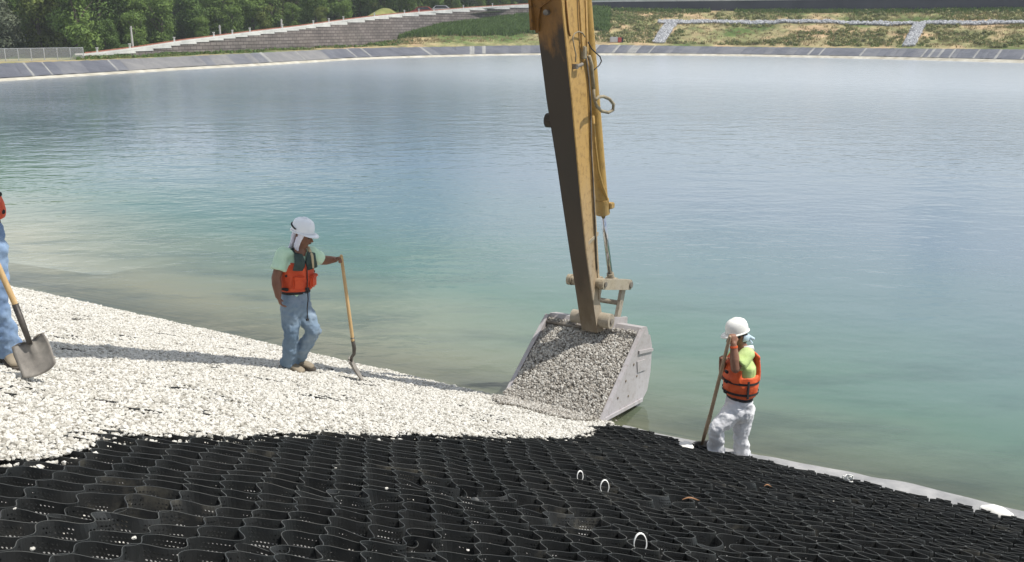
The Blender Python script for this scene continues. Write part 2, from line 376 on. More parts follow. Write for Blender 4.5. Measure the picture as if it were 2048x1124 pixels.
def stone_mat(name, ca, cb, cc, rough=0.85):
    m, nt, b = new_mat(name); b.inputs['Roughness'].default_value = rough; b.inputs['Specular IOR Level'].default_value = 0.25
    oi = N(nt, 'ShaderNodeObjectInfo'); rp = N(nt, 'ShaderNodeValToRGB'); e = rp.color_ramp.elements
    e[0].position = 0.0; e[0].color = tuple(ca) + (1,); e[1].position = 1.0; e[1].color = tuple(cc) + (1,); k = e.new(0.35); k.color = tuple(cb) + (1,)
    nt.links.new(oi.outputs['Random'], rp.inputs['Fac'])
    tc = N(nt, 'ShaderNodeTexCoord'); no = N(nt, 'ShaderNodeTexNoise', i_Scale=3.0, i_Detail=3); nt.links.new(tc.outputs['Object'], no.inputs['Vector'])
    mx = N(nt, 'ShaderNodeMixRGB', blend_type='MULTIPLY'); mx.inputs['Fac'].default_value = 0.35
    nt.links.new(rp.outputs[0], mx.inputs['Color1']); nt.links.new(no.outputs['Fac'], mx.inputs['Color2']); nt.links.new(mx.outputs[0], b.inputs['Base Color'])
    bp = N(nt, 'ShaderNodeBump', i_Strength=0.4, i_Distance=0.1); nt.links.new(no.outputs['Fac'], bp.inputs['Height']); nt.links.new(bp.outputs[0], b.inputs['Normal'])
    return m
m_stone = stone_mat('white_limestone', (0.42, 0.39, 0.33), (0.72, 0.69, 0.61), (0.84, 0.81, 0.74))
m_gsheet = mat('limestone_fines', (0.60, 0.58, 0.52), (0.78, 0.75, 0.69), scale=30, rough=0.95, bump=1.0, bscale=45, bdist=0.02)
svar = stone_variants(9, 3)
P = []; S = []; T = []
sp_ = 0.0240
for i in range(0, 670):
    for j in range(0, 555):
        x = -12.6 + i * sp_ + random.uniform(-.014, .014); y = 3.0 + j * sp_ + random.uniform(-.014, .014)
        if x < -0.56 * y - 0.5: continue
        w = shore_p(x, y)
        if w < -0.3 or w > 8.8: continue
        g = in_gravel(x, y)
        if g < 0: continue
        if g < 0.05 and random.random() < 0.25: continue
        far = y > 12.5
        if far and random.random() < 0.25: continue
        z = gravel_z(x, y) - (0.03 if g < 0.04 else 0.0) + random.uniform(-.006, .006)
        s = random.choice((0.017, 0.022, 0.028, 0.033, 0.041)) * random.uniform(0.85, 1.15) * (1.15 if far else 1.0)
        P.append((x, y, z)); S.append(s); T.append((random.uniform(-.6, .6), random.uniform(-.6, .6), random.uniform(0, 6.28)))
# strays that rolled into or onto the empty cells
for k in range(240):
    q = at_bank(random.uniform(0, 2000), random.uniform(880, 1120), 0.1)
    if shore_p(q.x, q.y) < 0.1: continue
    P.append((q.x, q.y, bank_z(q.x, q.y) + (0.104 if random.random() < 0.06 else 0.012))); S.append(random.uniform(.014, .028)); T.append((0, 0, random.uniform(0, 6)))
tag(scatter('gravel_bed', P, S, T, svar, m_stone), 'white crushed limestone spread along the waterline over the black cells', 'gravel', kind='stuff')
# packed fines between the stones
ng_ = {}; V = []; F = []
st = 0.07
for i in range(0, 240):
    for j in range(0, 200):
        x = -12.8 + i * st; y = 3.0 + j * st
        if x < -0.56 * y - 0.6: continue
        if in_gravel(x, y, 0.03) > 0: ng_[(i, j)] = len(V); V.append((x, y, gravel_z(x, y) - 0.007))
for (i, j), a in ng_.items():
    q = [ng_.get((i + 1, j)), ng_.get((i + 1, j + 1)), ng_.get((i, j + 1))]
    if all(k is not None for k in q): F.append((a, *q))
o = build('gravel_fines', (V, F), m_gsheet, smooth=True, fix=False); tag(o, 'pale stone fines packed between the white gravel', 'gravel', kind='stuff')

# ------------------------------------------------------------------ the black geocell mat, one strip after another
m_cell, nt, b = new_mat('black_textured_plastic'); b.inputs['Roughness'].default_value = 0.48; b.inputs['Specular IOR Level'].default_value = 0.35
tc = N(nt, 'ShaderNodeTexCoord'); no = N(nt, 'ShaderNodeTexNoise', i_Scale=2.2, i_Detail=6, i_Roughness=0.65); nt.links.new(tc.outputs['Object'], no.inputs['Vector'])
rp = N(nt, 'ShaderNodeValToRGB'); e = rp.color_ramp.elements
e[0].position = 0.42; e[0].color = (0.018, 0.020, 0.020, 1); e[1].position = 0.74; e[1].color = (0.13, 0.118, 0.090, 1); k = e.new(0.62); k.color = (0.030, 0.031, 0.030, 1)
nt.links.new(no.outputs['Fac'], rp.inputs['Fac']); nt.links.new(rp.outputs[0], b.inputs['Base Color'])
n2 = N(nt, 'ShaderNodeTexNoise', i_Scale=160, i_Detail=2); nt.links.new(tc.outputs['Object'], n2.inputs['Vector'])
bp = N(nt, 'ShaderNodeBump', i_Strength=0.5, i_Distance=0.002); nt.links.new(n2.outputs['Fac'], bp.inputs['Height']); nt.links.new(bp.outputs[0], b.inputs['Normal'])
# punched drain holes, by the strip's own length and height
uv = N(nt, 'ShaderNodeUVMap'); uv.uv_map = 'strip'; sx = N(nt, 'ShaderNodeSeparateXYZ'); nt.links.new(uv.outputs[0], sx.inputs[0])
def M2(op, a, v=None, w=None):
    n = N(nt, 'ShaderNodeMath', operation=op)
    for i_, q in enumerate((a, v, w)):
        if q is None: continue
        if isinstance(q, (int, float)): n.inputs[i_].default_value = q
        else: nt.links.new(q, n.inputs[i_])
    return n.outputs[0]
SX, SY = sx.outputs['X'], sx.outputs['Y']
row = M2('FLOOR', M2('DIVIDE', SY, 0.0165)); off = M2('MULTIPLY', M2('MODULO', row, 2.0), 0.5)
fx = M2('SUBTRACT', M2('FRACT', M2('ADD', M2('DIVIDE', SX, 0.0145), off)), 0.5)
fy = M2('SUBTRACT', M2('FRACT', M2('DIVIDE', SY, 0.0165)), 0.5)
dd = M2('SQRT', M2('ADD', M2('POWER', M2('MULTIPLY', fx, 0.0145), 2.0), M2('POWER', M2('MULTIPLY', fy, 0.0165), 2.0)))
hole = M2('LESS_THAN', dd, 0.0042)
inr = M2('MULTIPLY', M2('GREATER_THAN', SY, 0.0165), M2('LESS_THAN', SY, 0.082))
cellx = M2('ABSOLUTE', M2('SUBTRACT', M2('FRACT', M2('DIVIDE', SX, 0.158)), 0.5))    # none near the welds
hole = M2('MULTIPLY', M2('MULTIPLY', hole, inr), M2('LESS_THAN', cellx, 0.36))
tr = N(nt, 'ShaderNodeBsdfTransparent'); ms = N(nt, 'ShaderNodeMixShader'); nt.links.new(hole, ms.inputs[0]); nt.links.new(b.outputs[0], ms.inputs[1]); nt.links.new(tr.outputs[0], ms.inputs[2])
nt.links.new(ms.outputs[0], nt.nodes['Material Output'].inputs['Surface'])
m_edge = mat('plastic_edge_highlight', (0.030, 0.033, 0.033), (0.085, 0.085, 0.075), scale=3, rough=0.45)  # dusty grey edge, with the sheen along the wall tops put into its colour
CH, CL, SEG, WALL = 0.100, 0.124, 10, 0.098                 # row pitch, weld pitch, samples per weld pitch, wall height
DENTS = [(at_bank(890, 968, .1), 0.16, 0.05), (at_bank(980, 985, .1), 0.16, 0.05), (at_bank(1135, 1036, .1), 0.13, 0.03), (at_bank(1440, 1085, .1), 0.14, 0.04), (at_bank(1750, 1010, .1), 0.25, 0.03), (at_bank(805, 1078, .1), 0.16, 0.045), (at_bank(560, 1090, .1), 0.14, 0.03), (at_bank(1175, 1042, .1), 0.15, 0.025), (at_bank(900, 975, .1), 0.15, 0.03), (at_bank(1560, 985, .1), 0.3, 0.03),
         (at_bank(1350, 1000, .1), 0.25, 0.035), (at_bank(690, 985, .1), 0.2, 0.03), (at_bank(200, 1030, .1), 0.2, 0.03)]
HUMP = at_bank(1255, 868, 0.1)
mat_root = thing('geocell_mat', (0, 6, bank_z(0, 6)), 'black perforated plastic honeycomb mat stretched over the bank, half filled with white gravel', 'geocell mat')
def warp(r, c):
    q = Vector((r * 0.33, c * 0.33, 0)); a = noise.noise(q) * 0.16; b_ = noise.noise(q + Vector((31, 7, 2))) * 0.13
    q2 = Vector((r * 1.9, c * 1.9, 9)); a += noise.noise(q2) * 0.032; b_ += noise.noise(q2 + Vector((5, 3, 1))) * 0.030
    return r + a, c + b_
def strip_pts(k):
    c0 = k * CH; n = int(9.9 / CL) * SEG; out = []; L = 0.0; prev = None
    sgn = 1 if k % 2 == 0 else -1
    for i in range(n + 1):
        r = 0.0 + i * CL / SEG
        t = math.tanh(1.15 * math.cos(math.pi * r / CL)) / math.tanh(1.15)
        rr, cc = warp(r, c0 + sgn * t * (CH / 2 - 0.0022))
        x = rr * ER.x + cc * EC.x; y = rr * ER.y + cc * EC.y
        w = shore_p(x, y)
        zl = noise.noise(Vector((x * 3.1, y * 3.1, 8))) * 0.013
        lean = noise.noise(Vector((rr * 2.3, k * 0.9, 20))) * 0.028
        for D, rad, amp in DENTS:
            d2 = ((x - D.x) ** 2 + (y - D.y) ** 2) / rad ** 2
            if d2 < 4: g = math.exp(-d2); zl -= amp * g * (0.5 + 0.5 * math.sin(k * 2.1)); lean += amp * 1.7 * g * math.sin(k * 1.3 + rr * 4)
        d2 = ((x - HUMP.x) ** 2 + (y - HUMP.y) ** 2); hump = 0.07 * math.exp(-d2 / 0.12)
        q = Vector((x, y, 0))
        if prev is not None: L += (q - prev).length
        prev = q
        # which part of it is there: on the bank, in view, shore edge ragged by whole cells
        edge = 0.03 + 0.04 * noise.noise(Vector((rr * 0.8, cc * 0.8, 3)))
        ok = w > edge - (0.14 if abs(x - HUMP.x) < 0.6 else 0) and x > -0.62 * y - 0.8 and w < 9.4
        if ok and in_gravel(x, y, 0.35) > 0 and (y > 13.2 or w < 0.15): ok = False
        out.append((x, y, bank_z(x, y) + zl * 0.5 + hump, L, lean, zl, ok))
    return out
def strip_mesh(pts):
    """runs of the strip as a thin wall: near face, top edge, far face, with uv = (length, height)"""
    V = []; F = []; MI = []; UV = []; run = []
    def flush(run):
        if len(run) < 3: return
        base = len(V); n = len(run)
        for i, (x, y, z, L, lean, zl, ok) in enumerate(run):
            a = run[max(i - 1, 0)]; b_ = run[min(i + 1, n - 1)]
            t = Vector((b_[0] - a[0], b_[1] - a[1], 0)); t.normalize(); nn = Vector((-t.y, t.x, 0)) * 0.0014
            top = z + WALL + zl
            V.extend([(x - nn.x, y - nn.y, z), (x - nn.x + lean * EC.x, y - nn.y + lean * EC.y, top), (x + nn.x + lean * EC.x, y + nn.y + lean * EC.y, top), (x + nn.x, y + nn.y, z)])
        for i in range(n - 1):
            a = base + 4 * i; b_ = a + 4; l0 = run[i][3]; l1 = run[i + 1][3]; h = WALL
            F.append((a, b_, b_ + 1, a + 1)); MI.append(0); UV.extend([(l0, 0), (l1, 0), (l1, h), (l0, h)])
            F.append((a + 1, b_ + 1, b_ + 2, a + 2)); MI.append(1); UV.extend([(l0, h), (l1, h), (l1, h + .003), (l0, h + .003)])
            F.append((a + 3, a + 2, b_ + 2, b_ + 3)); MI.append(0); UV.extend([(l0, 0), (l0, h), (l1, h), (l1, 0)])
    for q in pts:
        if q[6]: run.append(q)
        else: flush(run); run = []
    flush(run)
    return V, F, MI, UV
for k in range(-20, 160):
    run = []; runs = []
    for q in strip_pts(k) + [(0, 0, 0, 0, 0, 0, False)]:
        if q[6]: run.append(q)
        else:
            if len(run) > 4: runs.append(run)
            run = []
    for run in runs:
        V, F, MI, UV = strip_mesh(run)
        og = ORIGIN[mat_root.name]
        me = bpy.data.meshes.new('strip'); me.from_pydata((np.array(V) - np.array(og)).tolist(), [], F)
        me.materials.append(m_cell); me.materials.append(m_edge); me.polygons.foreach_set('material_index', MI)
        ul = me.uv_layers.new(name='strip'); ul.data.foreach_set('uv', np.array(UV, dtype=np.float32).ravel())
        o = bpy.data.objects.new('strip', me); col.objects.link(o); o.parent = mat_root

# pale geotextile showing between the mat and the water
m_geo = mat('grey_geotextile', (0.22, 0.22, 0.22), (0.36, 0.355, 0.345), scale=4, rough=0.9, bump=0.4, bscale=60)
rows = []
for j in range(6):
    rw = []
    for i in range(0, 120):
        a = 1.5 + i * 0.075
        wv = noise.noise(Vector((a * 0.55, 2, 0)))
        lo = -0.27 + 0.18 * wv + 0.03 * noise.noise(Vector((a * 2.3, 5, 0)))
        if i < 14: lo += 0.10 * (1 - i / 14)
        pp = 0.30 + (lo - 0.30) * j / 5
        # the shore runs along a, from the foot of the bucket rightwards
        x = 0.85 * (a - 5.85) + (C0 - pp) * 0.527; y = -0.527 * (a - 5.85) + (C0 - pp) * 0.85
        rw.append(Vector((x, y, max(SL * pp, 0.0) + 0.022 + 0.012 * noise.noise(Vector((a * 3, j, 0))))))
    rows.append(rw)
grid('geotextile_strip', rows, m_geo)
# ------------------------------------------------------------------ the far side of the pond
#        px    waterline  top of concrete strip  top of liner  shoulder  foot of wall/hill   distance beyond shore
FAR = [(-500, 206, 200, 161, 157, 150, 14), (-200, 178, 172, 141, 138, 131, 14), (0, 162.5, 157, 128, 125, 119, 14), (200, 150, 145, 121, 119, 114.5, 13),
       (360, 140, 135, 114, 111.5, 108, 13), (520, 131.5, 126.5, 106, 104.5, 102, 14), (700, 120, 116, 97.5, 95.5, 93, 14), (790, 116.5, 112.5, 95.5, 91, 82, 17),
       (880, 114, 110, 94, 86, 54, 23), (980, 111.5, 107.8, 92.3, 84, 41, 28), (1080, 110, 106.5, 91, 83, 30, 30), (1200, 110.5, 106.5, 90, 84, 18, 30), (1330, 111, 106.8, 92, 87, 20.5, 30),
       (1500, 112.6, 108.6, 94.5, 91, 21.5, 30), (1750, 118, 113, 97, 93.5, 21.5, 30), (2048, 126, 119.5, 99.5, 97, 19, 30), (2300, 133, 126, 103, 100, 17, 30), (2700, 143, 135, 110, 107, 15, 30)]
def far_row(px):
    w, c, l, s_, b_, dR = interp(FAR, px)
    Rw = at_z(px, w, 0).y
    return w, c, l, s_, b_, dR, Rw
def far_pt(px, k, t=0.0):
    """k: 0 below water, 1 waterline, 2 concrete top, 3 liner top, 4 shoulder, 5 foot"""
    w, c, l, s_, b_, dR, Rw = far_row(px)
    q1 = at_z(px, w, 0.0)
    if k == 0: q = at_z(px, w, 0.0) * 1.0; return Vector((q.x * (1 - 1.2 / Rw), q.y - 1.2, -0.35))
    if k == 1: return q1
    if k == 2: return at_r(px, c, Rw + 0.9)
    if k == 3: return at_r(px, l, Rw + 4.6)
    if k == 4: return at_r(px, s_, Rw + 4.6 + min(3.0, 0.3 * dR))
    if k == 5: return at_r(px, b_, Rw + dR)
xs = [-500 + 20 * i for i in range(161)]
# concrete strip at the waterline
m_conc = mat('weathered_concrete', (0.34, 0.31, 0.24), (0.52, 0.49, 0.41), scale=0.8, rough=0.9, bump=0.4, bscale=4)
grid('concrete_strip', [[far_pt(x, 0) for x in xs], [far_pt(x, 1) + Vector((0, 0, .004)) for x in xs], [far_pt(x, 2) for x in xs]], m_conc, smooth=False)
# liner: one panel after another between its seams
liner = thing('pond_liner', far_pt(1080, 3), 'grey plastic pond liner in narrow welded panels along the far shore', 'pond liner')
m_lin = [mat('liner_dark', (0.072, 0.075, 0.090), (0.115, 0.117, 0.132), scale=0.5, rough=0.5, bump=0.5, bscale=1.5, bdist=0.1, stretch=(1, 1, .3)),
         mat('liner_mid', (0.105, 0.107, 0.120), (0.15, 0.15, 0.158), scale=0.5, rough=0.55, bump=0.5, bscale=1.5, bdist=0.1, stretch=(1, 1, .3)),
         mat('liner_dusty', (0.14, 0.138, 0.140), (0.20, 0.193, 0.185), scale=0.5, rough=0.7, bump=0.5, bscale=1.5, bdist=0.1, stretch=(1, 1, .3)),
         mat('liner_pale_seam', (0.19, 0.188, 0.18), (0.29, 0.285, 0.265), scale=0.5, rough=0.8)]
rl = random.Random(11); x = -480.0
while x < 2650:
    wdt = rl.uniform(9, 19) if x > 1080 else rl.uniform(14, 34)
    pale = rl.random() < (0.16 if x > 1080 else 0.10)
    if pale: wdt = rl.uniform(3, 7)
    x2 = x + wdt
    lean = 14 if x > 1150 else (-22 if x < 900 else 0)      # seams run square to the shore, not to the picture
    m = m_lin[3] if pale else m_lin[(rl.choice((2, 2, 1)) if 225 < x < 640 else rl.choice((0, 0, 0, 1)))]
    rws = []
    bulge = rl.uniform(0.01, 0.05)
    for a in range(5):
        t = a / 4; rw = []
        for b_ in range(4):
            u = b_ / 3
            xl = x + (x2 - x) * u + lean * (t - 0.5)
            P0 = far_pt(xl, 2); P1 = far_pt(xl, 3); q = P0.lerp(P1, t); q.z += 0.03 + bulge * math.sin(math.pi * u) + rl.uniform(-.015, .015)
            rw.append(q)
        rws.append(rw)
    V = [tuple(p) for r_ in rws for p in r_]; F = [(i * 4 + j, i * 4 + j + 1, (i + 1) * 4 + j + 1, (i + 1) * 4 + j) for i in range(4) for j in range(3)]
    build('panel', (V, F), m, liner, smooth=False, fix=False)
    x = x2
grid('liner_base', [[far_pt(x, 2) - Vector((0, 0, .06)) for x in xs], [far_pt(x, 3) - Vector((0, 0, .03)) for x in xs]], m_lin[0])
# ground from the liner to the foot of the wall / hillside, patchy soil and grass
m_soil, nt, b = new_mat('tan_soil_with_grass'); b.inputs['Roughness'].default_value = 0.95; b.inputs['Specular IOR Level'].default_value = 0.1
geo = N(nt, 'ShaderNodeNewGeometry')
n1 = N(nt, 'ShaderNodeTexNoise', i_Scale=0.11, i_Detail=7, i_Roughness=0.65); n2 = N(nt, 'ShaderNodeTexNoise', i_Scale=0.9, i_Detail=6)
mpx = N(nt, 'ShaderNodeMapping'); mpx.inputs['Scale'].default_value = (1, 0.55, 1.2); nt.links.new(geo.outputs['Position'], mpx.inputs[0])
for q in (n1, n2): nt.links.new(mpx.outputs[0], q.inputs['Vector'])
rp = N(nt, 'ShaderNodeValToRGB'); e = rp.color_ramp.elements
e[0].position = 0.40; e[0].color = (0.42, 0.30, 0.175, 1); e[1].position = 0.60; e[1].color = (0.085, 0.125, 0.035, 1); k = e.new(0.5); k.color = (0.26, 0.235, 0.115, 1)
nt.links.new(n1.outputs['Fac'], rp.inputs['Fac'])
mx = N(nt, 'ShaderNodeMixRGB', blend_type='OVERLAY'); mx.inputs['Fac'].default_value = 0.75; nt.links.new(rp.outputs[0], mx.inputs[1]); nt.links.new(n2.outputs['Fac'], mx.inputs[2]); nt.links.new(mx.outputs[0], b.inputs['Base Color'])
bp = N(nt, 'ShaderNodeBump', i_Strength=0.8, i_Distance=0.4); nt.links.new(n2.outputs['Fac'], bp.inputs['Height']); nt.links.new(bp.outputs[0], b.inputs['Normal'])
def slope_pt(px, t):
    """t 0..1 from shoulder to foot of wall, with gullies"""
    a = far_pt(px, 4); f = far_pt(px, 5); q = a.lerp(f, t)
    q.z += (0.35 * noise.noise(Vector((q.x * 0.12, q.y * 0.12, 0))) + 0.18 * noise.noise(Vector((q.x * 0.5, q.y * 0.3, 3)))) * math.sin(math.pi * min(max(t, 0), 1)) * (1.0 if px > 760 else 0.4)
    return q
xf = [-500 + 10 * i for i in range(321)]
rws = [[far_pt(x, 3) for x in xf], [far_pt(x, 4) for x in xf]] + [[slope_pt(x, t / 12) for x in xf] for t in range(1, 13)]
rws.append([far_pt(x, 5) + Vector((far_pt(x, 5).x * 0.012, 1.6, 0.0)) for x in xf])
grid('far_ground', rws, m_soil)

# ---- block retaining wall with its stepped coping, rising along the road to the dam
WT = [(160, 112), (191, 109), (273, 98.5), (359, 85), (495, 67.5), (600, 55), (700, 41), (780, 31.5), (942, 17.5), (1075, 9.5), (1200, 3.5), (1448, 1.5), (1655, -1), (2048, -4), (2700, -14)]
def wall_R(px): return far_row(px)[6] + far_row(px)[5]
def wtop(px): return interp(WT, px)[0]
m_block, nt, b = new_mat('grey_brown_block_courses'); b.inputs['Roughness'].default_value = 0.95
uvn = N(nt, 'ShaderNodeUVMap'); uvn.uv_map = 'wall'; bt = N(nt, 'ShaderNodeTexBrick', i_Scale=1.0)
bt.inputs['Color1'].default_value = (0.150, 0.128, 0.117, 1); bt.inputs['Color2'].default_value = (0.225, 0.195, 0.178, 1); bt.inputs['Mortar'].default_value = (0.07, 0.06, 0.055, 1)
bt.inputs['Brick Width'].default_value = 0.9; bt.inputs['Row Height'].default_value = 0.40; bt.inputs['Mortar Size'].default_value = 0.035
nt.links.new(uvn.outputs[0], bt.inputs['Vector']); 
nz = N(nt, 'ShaderNodeTexNoise', i_Scale=0.4, i_Detail=6); nt.links.new(uvn.outputs[0], nz.inputs['Vector'])
mx = N(nt, 'ShaderNodeMixRGB', blend_type='OVERLAY'); mx.inputs['Fac'].default_value = 0.5; nt.links.new(bt.outputs['Color'], mx.inputs[1]); nt.links.new(nz.outputs['Fac'], mx.inputs[2]); nt.links.new(mx.outputs[0], b.inputs['Base Color'])
bp = N(nt, 'ShaderNodeBump', i_Strength=0.8, i_Distance=0.05); nt.links.new(bt.outputs['Fac'], bp.inputs['Height']); bp.invert = True; nt.links.new(bp.outputs[0], b.inputs['Normal'])
m_dark, nt, b = new_mat('dark_slate_block'); b.inputs['Roughness'].default_value = 0.9
tc = N(nt, 'ShaderNodeTexCoord'); nz = N(nt, 'ShaderNodeTexNoise', i_Scale=0.3, i_Detail=6); nt.links.new(tc.outputs['Object'], nz.inputs['Vector'])
rp = N(nt, 'ShaderNodeValToRGB'); e = rp.color_ramp.elements; e[0].position = .35; e[1].position = .65; e[0].color = (0.050, 0.050, 0.064, 1); e[1].color = (0.075, 0.073, 0.088, 1)
nt.links.new(nz.outputs['Fac'], rp.inputs['Fac']); nt.links.new(rp.outputs[0], b.inputs['Base Color'])
m_cope = mat('pale_concrete_coping', (0.52, 0.52, 0.49), (0.68, 0.67, 0.63), scale=0.6, rough=0.85)
m_red = mat('orange_fence_mesh', (0.28, 0.10, 0.06), (0.40, 0.17, 0.11), scale=2, rough=0.8)
m_post = mat('white_post', (0.55, 0.53, 0.50), (0.7, 0.68, 0.63), scale=4, rough=0.7)
def wall_face(name, pxs, m, root, depth=1.2):
    V = []; F = []; UV = []; L = 0; prev = None
    for i, px in enumerate(pxs):
        rr = wall_R(px); T_ = at_r(px, wtop(px), rr); foot = far_pt(px, 5).z - 1.0
        if prev is not None: L += (Vector((T_.x, T_.y)) - prev).length
        prev = Vector((T_.x, T_.y))
        back = Vector((T_.x / T_.y * depth, depth, 0))
        V += [(T_.x, T_.y, foot), (T_.x, T_.y, T_.z), (T_.x + back.x, T_.y + back.y, T_.z), (T_.x + back.x, T_.y + back.y, foot)]; UV.append((L, T_.z, foot))
    fuv = []
    for i in range(len(pxs) - 1):
        a = 4 * i; c = a + 4
        F += [(a, c, c + 1, a + 1), (a + 1, c + 1, c + 2, a + 2), (a + 3, a + 2, c + 2, c + 3)]
        (l0, t0, f0), (l1, t1, f1) = UV[i], UV[i + 1]
        fuv += [(l0, f0), (l1, f1), (l1, t1), (l0, t0)] + [(l0, t0), (l1, t1), (l1, t1 + 1), (l0, t0 + 1)] + [(l0, f0), (l0, t0), (l1, t1), (l1, f1)]
    n = len(pxs) - 1; F += [(0, 1, 2, 3), (4 * n + 3, 4 * n + 2, 4 * n + 1, 4 * n)]; fuv += [(0, 0)] * 8
    o = build(name, (V, F), m, root, fix=False)
    ul = o.data.uv_layers.new(name='wall'); ul.data.foreach_set('uv', np.array(fuv, dtype=np.float32).ravel())
    return o
wallL = thing('retaining_wall', at_r(600, 99, wall_R(600)), 'grey brown block retaining wall with stepped pale coping climbing to the dam', 'wall')
wall_face('block_face', [165 + 15 * i for i in range(0, 62)], m_block, wallL)
# coping: sloping slab along the road edge, and one light step after another beneath it
def cope_seg(mb, xa, xb, lift0, lift1, out=0.06, depth=0.5):
    A = at_r(xa, wtop(xa), wall_R(xa) - out); B = at_r(xb, wtop(xb), wall_R(xb) - out)
    up = Vector((0, 0, 1)); bk = Vector((0, depth, 0))
    vs = []
    for P in (A, B):
        vs += [P + up * lift0, P + up * lift1, P + up * lift1 + bk, P + up * lift0 + bk]
    mb.add(vs, [(0, 1, 5, 4), (1, 2, 6, 5), (2, 3, 7, 6), (3, 0, 4, 7), (0, 3, 2, 1), (4, 5, 6, 7)])
xa = 165
while xa < 1072:
    xb = min(xa + 40, 1078); mb = MB(); cope_seg(mb, xa, xb - 0.4, -0.02, 0.20); build('coping_slab', mb, m_cope, wallL); xa = xb
steps = [(150, 183), (183, 207), (207, 233), (233, 271), (271, 306), (306, 342), (342, 360), (360, 393), (393, 418), (418, 447), (447, 471), (471, 495), (495, 521), (521, 549), (549, 574), (574, 598), (598, 612), (612, 632), (632, 661), (661, 695), (695, 730), (730, 750), (750, 778), (778, 805), (805, 838), (838, 872), (872, 905), (905, 940), (940, 975), (975, 1020), (1020, 1070)]
for a, b_ in steps:
    if a < 166: continue
    # level underside at the lower (left) end, so each step is a wedge
    A = at_r(a, wtop(a), wall_R(a) - .10); B = at_r(b_ - .5, wtop(b_ - .5), wall_R(b_) - .10); base = A.z - 0.20; bk = Vector((0, .35, 0))
    mb = MB(); vs = [Vector((A.x, A.y, base)), Vector((A.x, A.y, A.z - .03)), Vector((B.x, B.y, B.z - .03)), Vector((B.x, B.y, base))]
    mb.prism(vs, bk); build('coping_step', mb, m_cope, wallL)
wallR = thing('retaining_wall', at_r(1700, 30, wall_R(1700)), 'dark slate retaining wall of the dam above the dry hillside', 'wall')
wall_face('block_face', [1075 + 25 * i for i in range(0, 66)], m_dark, wallR)
xa = 1078
while xa < 2650:
    xb = xa + 55; mb = MB(); cope_seg(mb, xa, xb - 0.4, -0.02, 0.28); build('coping_slab', mb, m_cope, wallR); xa = xb
# posts on the coping, one mesh shared
def post_mesh(P):
    mb = MB(); mb.box(P + Vector((0, 0, 0.22)), 0.16, 0.16, 0.44, bev=0.03); mb.box(P + Vector((0, 0, 0.46)), 0.24, 0.24, 0.10, bev=0.02); return mb
p0 = None
for i, px in enumerate([195, 260, 349, 428, 465, 500, 565, 627, 658, 687, 749, 809, 838, 868, 927, 985, 1060, 1178, 1252, 1333, 1420]):
    P = at_r(px, wtop(px), wall_R(px) + .15); P.z += 0.16
    if p0 is None: o = build('marker_post', post_mesh(P), m_post, origin=P); p0 = o
    else: o = p0.copy(); col.objects.link(o); o.location = P
    nth = ('first', 'second', 'third', 'fourth', 'fifth', 'sixth', 'seventh', 'eighth', 'ninth', 'tenth', 'eleventh', 'twelfth', 'thirteenth', 'fourteenth', 'fifteenth', 'sixteenth', 'seventeenth')
    lab = nth[i] + ' pale marker post from the left on the stepped wall coping' if i < 17 else nth[i - 17] + ' pale marker post right of the excavator arm on the dark wall'
    tag(o, lab, 'post', 'marker posts along the wall coping')
# red-orange mesh line behind the coping
mb = MB(); pts = [at_r(x, wtop(x), wall_R(x) + 1.0) for x in range(170, 1080, 10)]
for a, b_ in zip(pts[:-1], pts[1:]):
    z0 = Vector((0, 0, 0.16)); z1 = Vector((0, 0, 0.33)); bk = Vector((0, .03, 0))
    mb.add([a + z0, b_ + z0, b_ + z1, a + z1, a + z0 + bk, b_ + z0 + bk, b_ + z1 + bk, a + z1 + bk], [(0, 1, 2, 3), (5, 4, 7, 6), (3, 2, 6, 7)])
tag(build('safety_fence', mb, m_red), 'low orange mesh fence running behind the coping of the stepped wall', 'fence')
# road behind the wall
m_road = mat('pale_gravel_road', (0.30, 0.28, 0.24), (0.42, 0.39, 0.34), scale=0.5, rough=0.95)
def up_pt(px, d, dz=0.0):
    rr = wall_R(px) + d; q = at_r(px, wtop(px), wall_R(px)); k = rr / q.y; return Vector((q.x * k, rr, q.z + dz))
xr = [150 + 20 * i for i in range(128)]
grid('road', [[up_pt(x, .3, 0.05) for x in xr], [up_pt(x, 6, 0.06) for x in xr], [up_pt(x, 9, 0.0) for x in xr]], m_road)

# ---- forest hill behind
m_canopy, nt, b = new_mat('leafy_hillside'); b.inputs['Roughness'].default_value = 0.95; b.inputs['Specular IOR Level'].default_value = 0.1
geo = N(nt, 'ShaderNodeNewGeometry'); n1 = N(nt, 'ShaderNodeTexNoise', i_Scale=0.28, i_Detail=7, i_Roughness=0.7); nt.links.new(geo.outputs['Position'], n1.inputs['Vector'])
rp = N(nt, 'ShaderNodeValToRGB'); e = rp.color_ramp.elements; e[0].position = .38; e[1].position = .66; e[0].color = (0.018, 0.038, 0.012, 1); e[1].color = (0.085, 0.135, 0.035, 1)
nt.links.new(n1.outputs['Fac'], rp.inputs['Fac']); nt.links.new(rp.outputs[0], b.inputs['Base Color'])
bp = N(nt, 'ShaderNodeBump', i_Strength=1, i_Distance=1.5); nt.links.new(n1.outputs['Fac'], bp.inputs['Height']); nt.links.new(bp.outputs[0], b.inputs['Normal'])
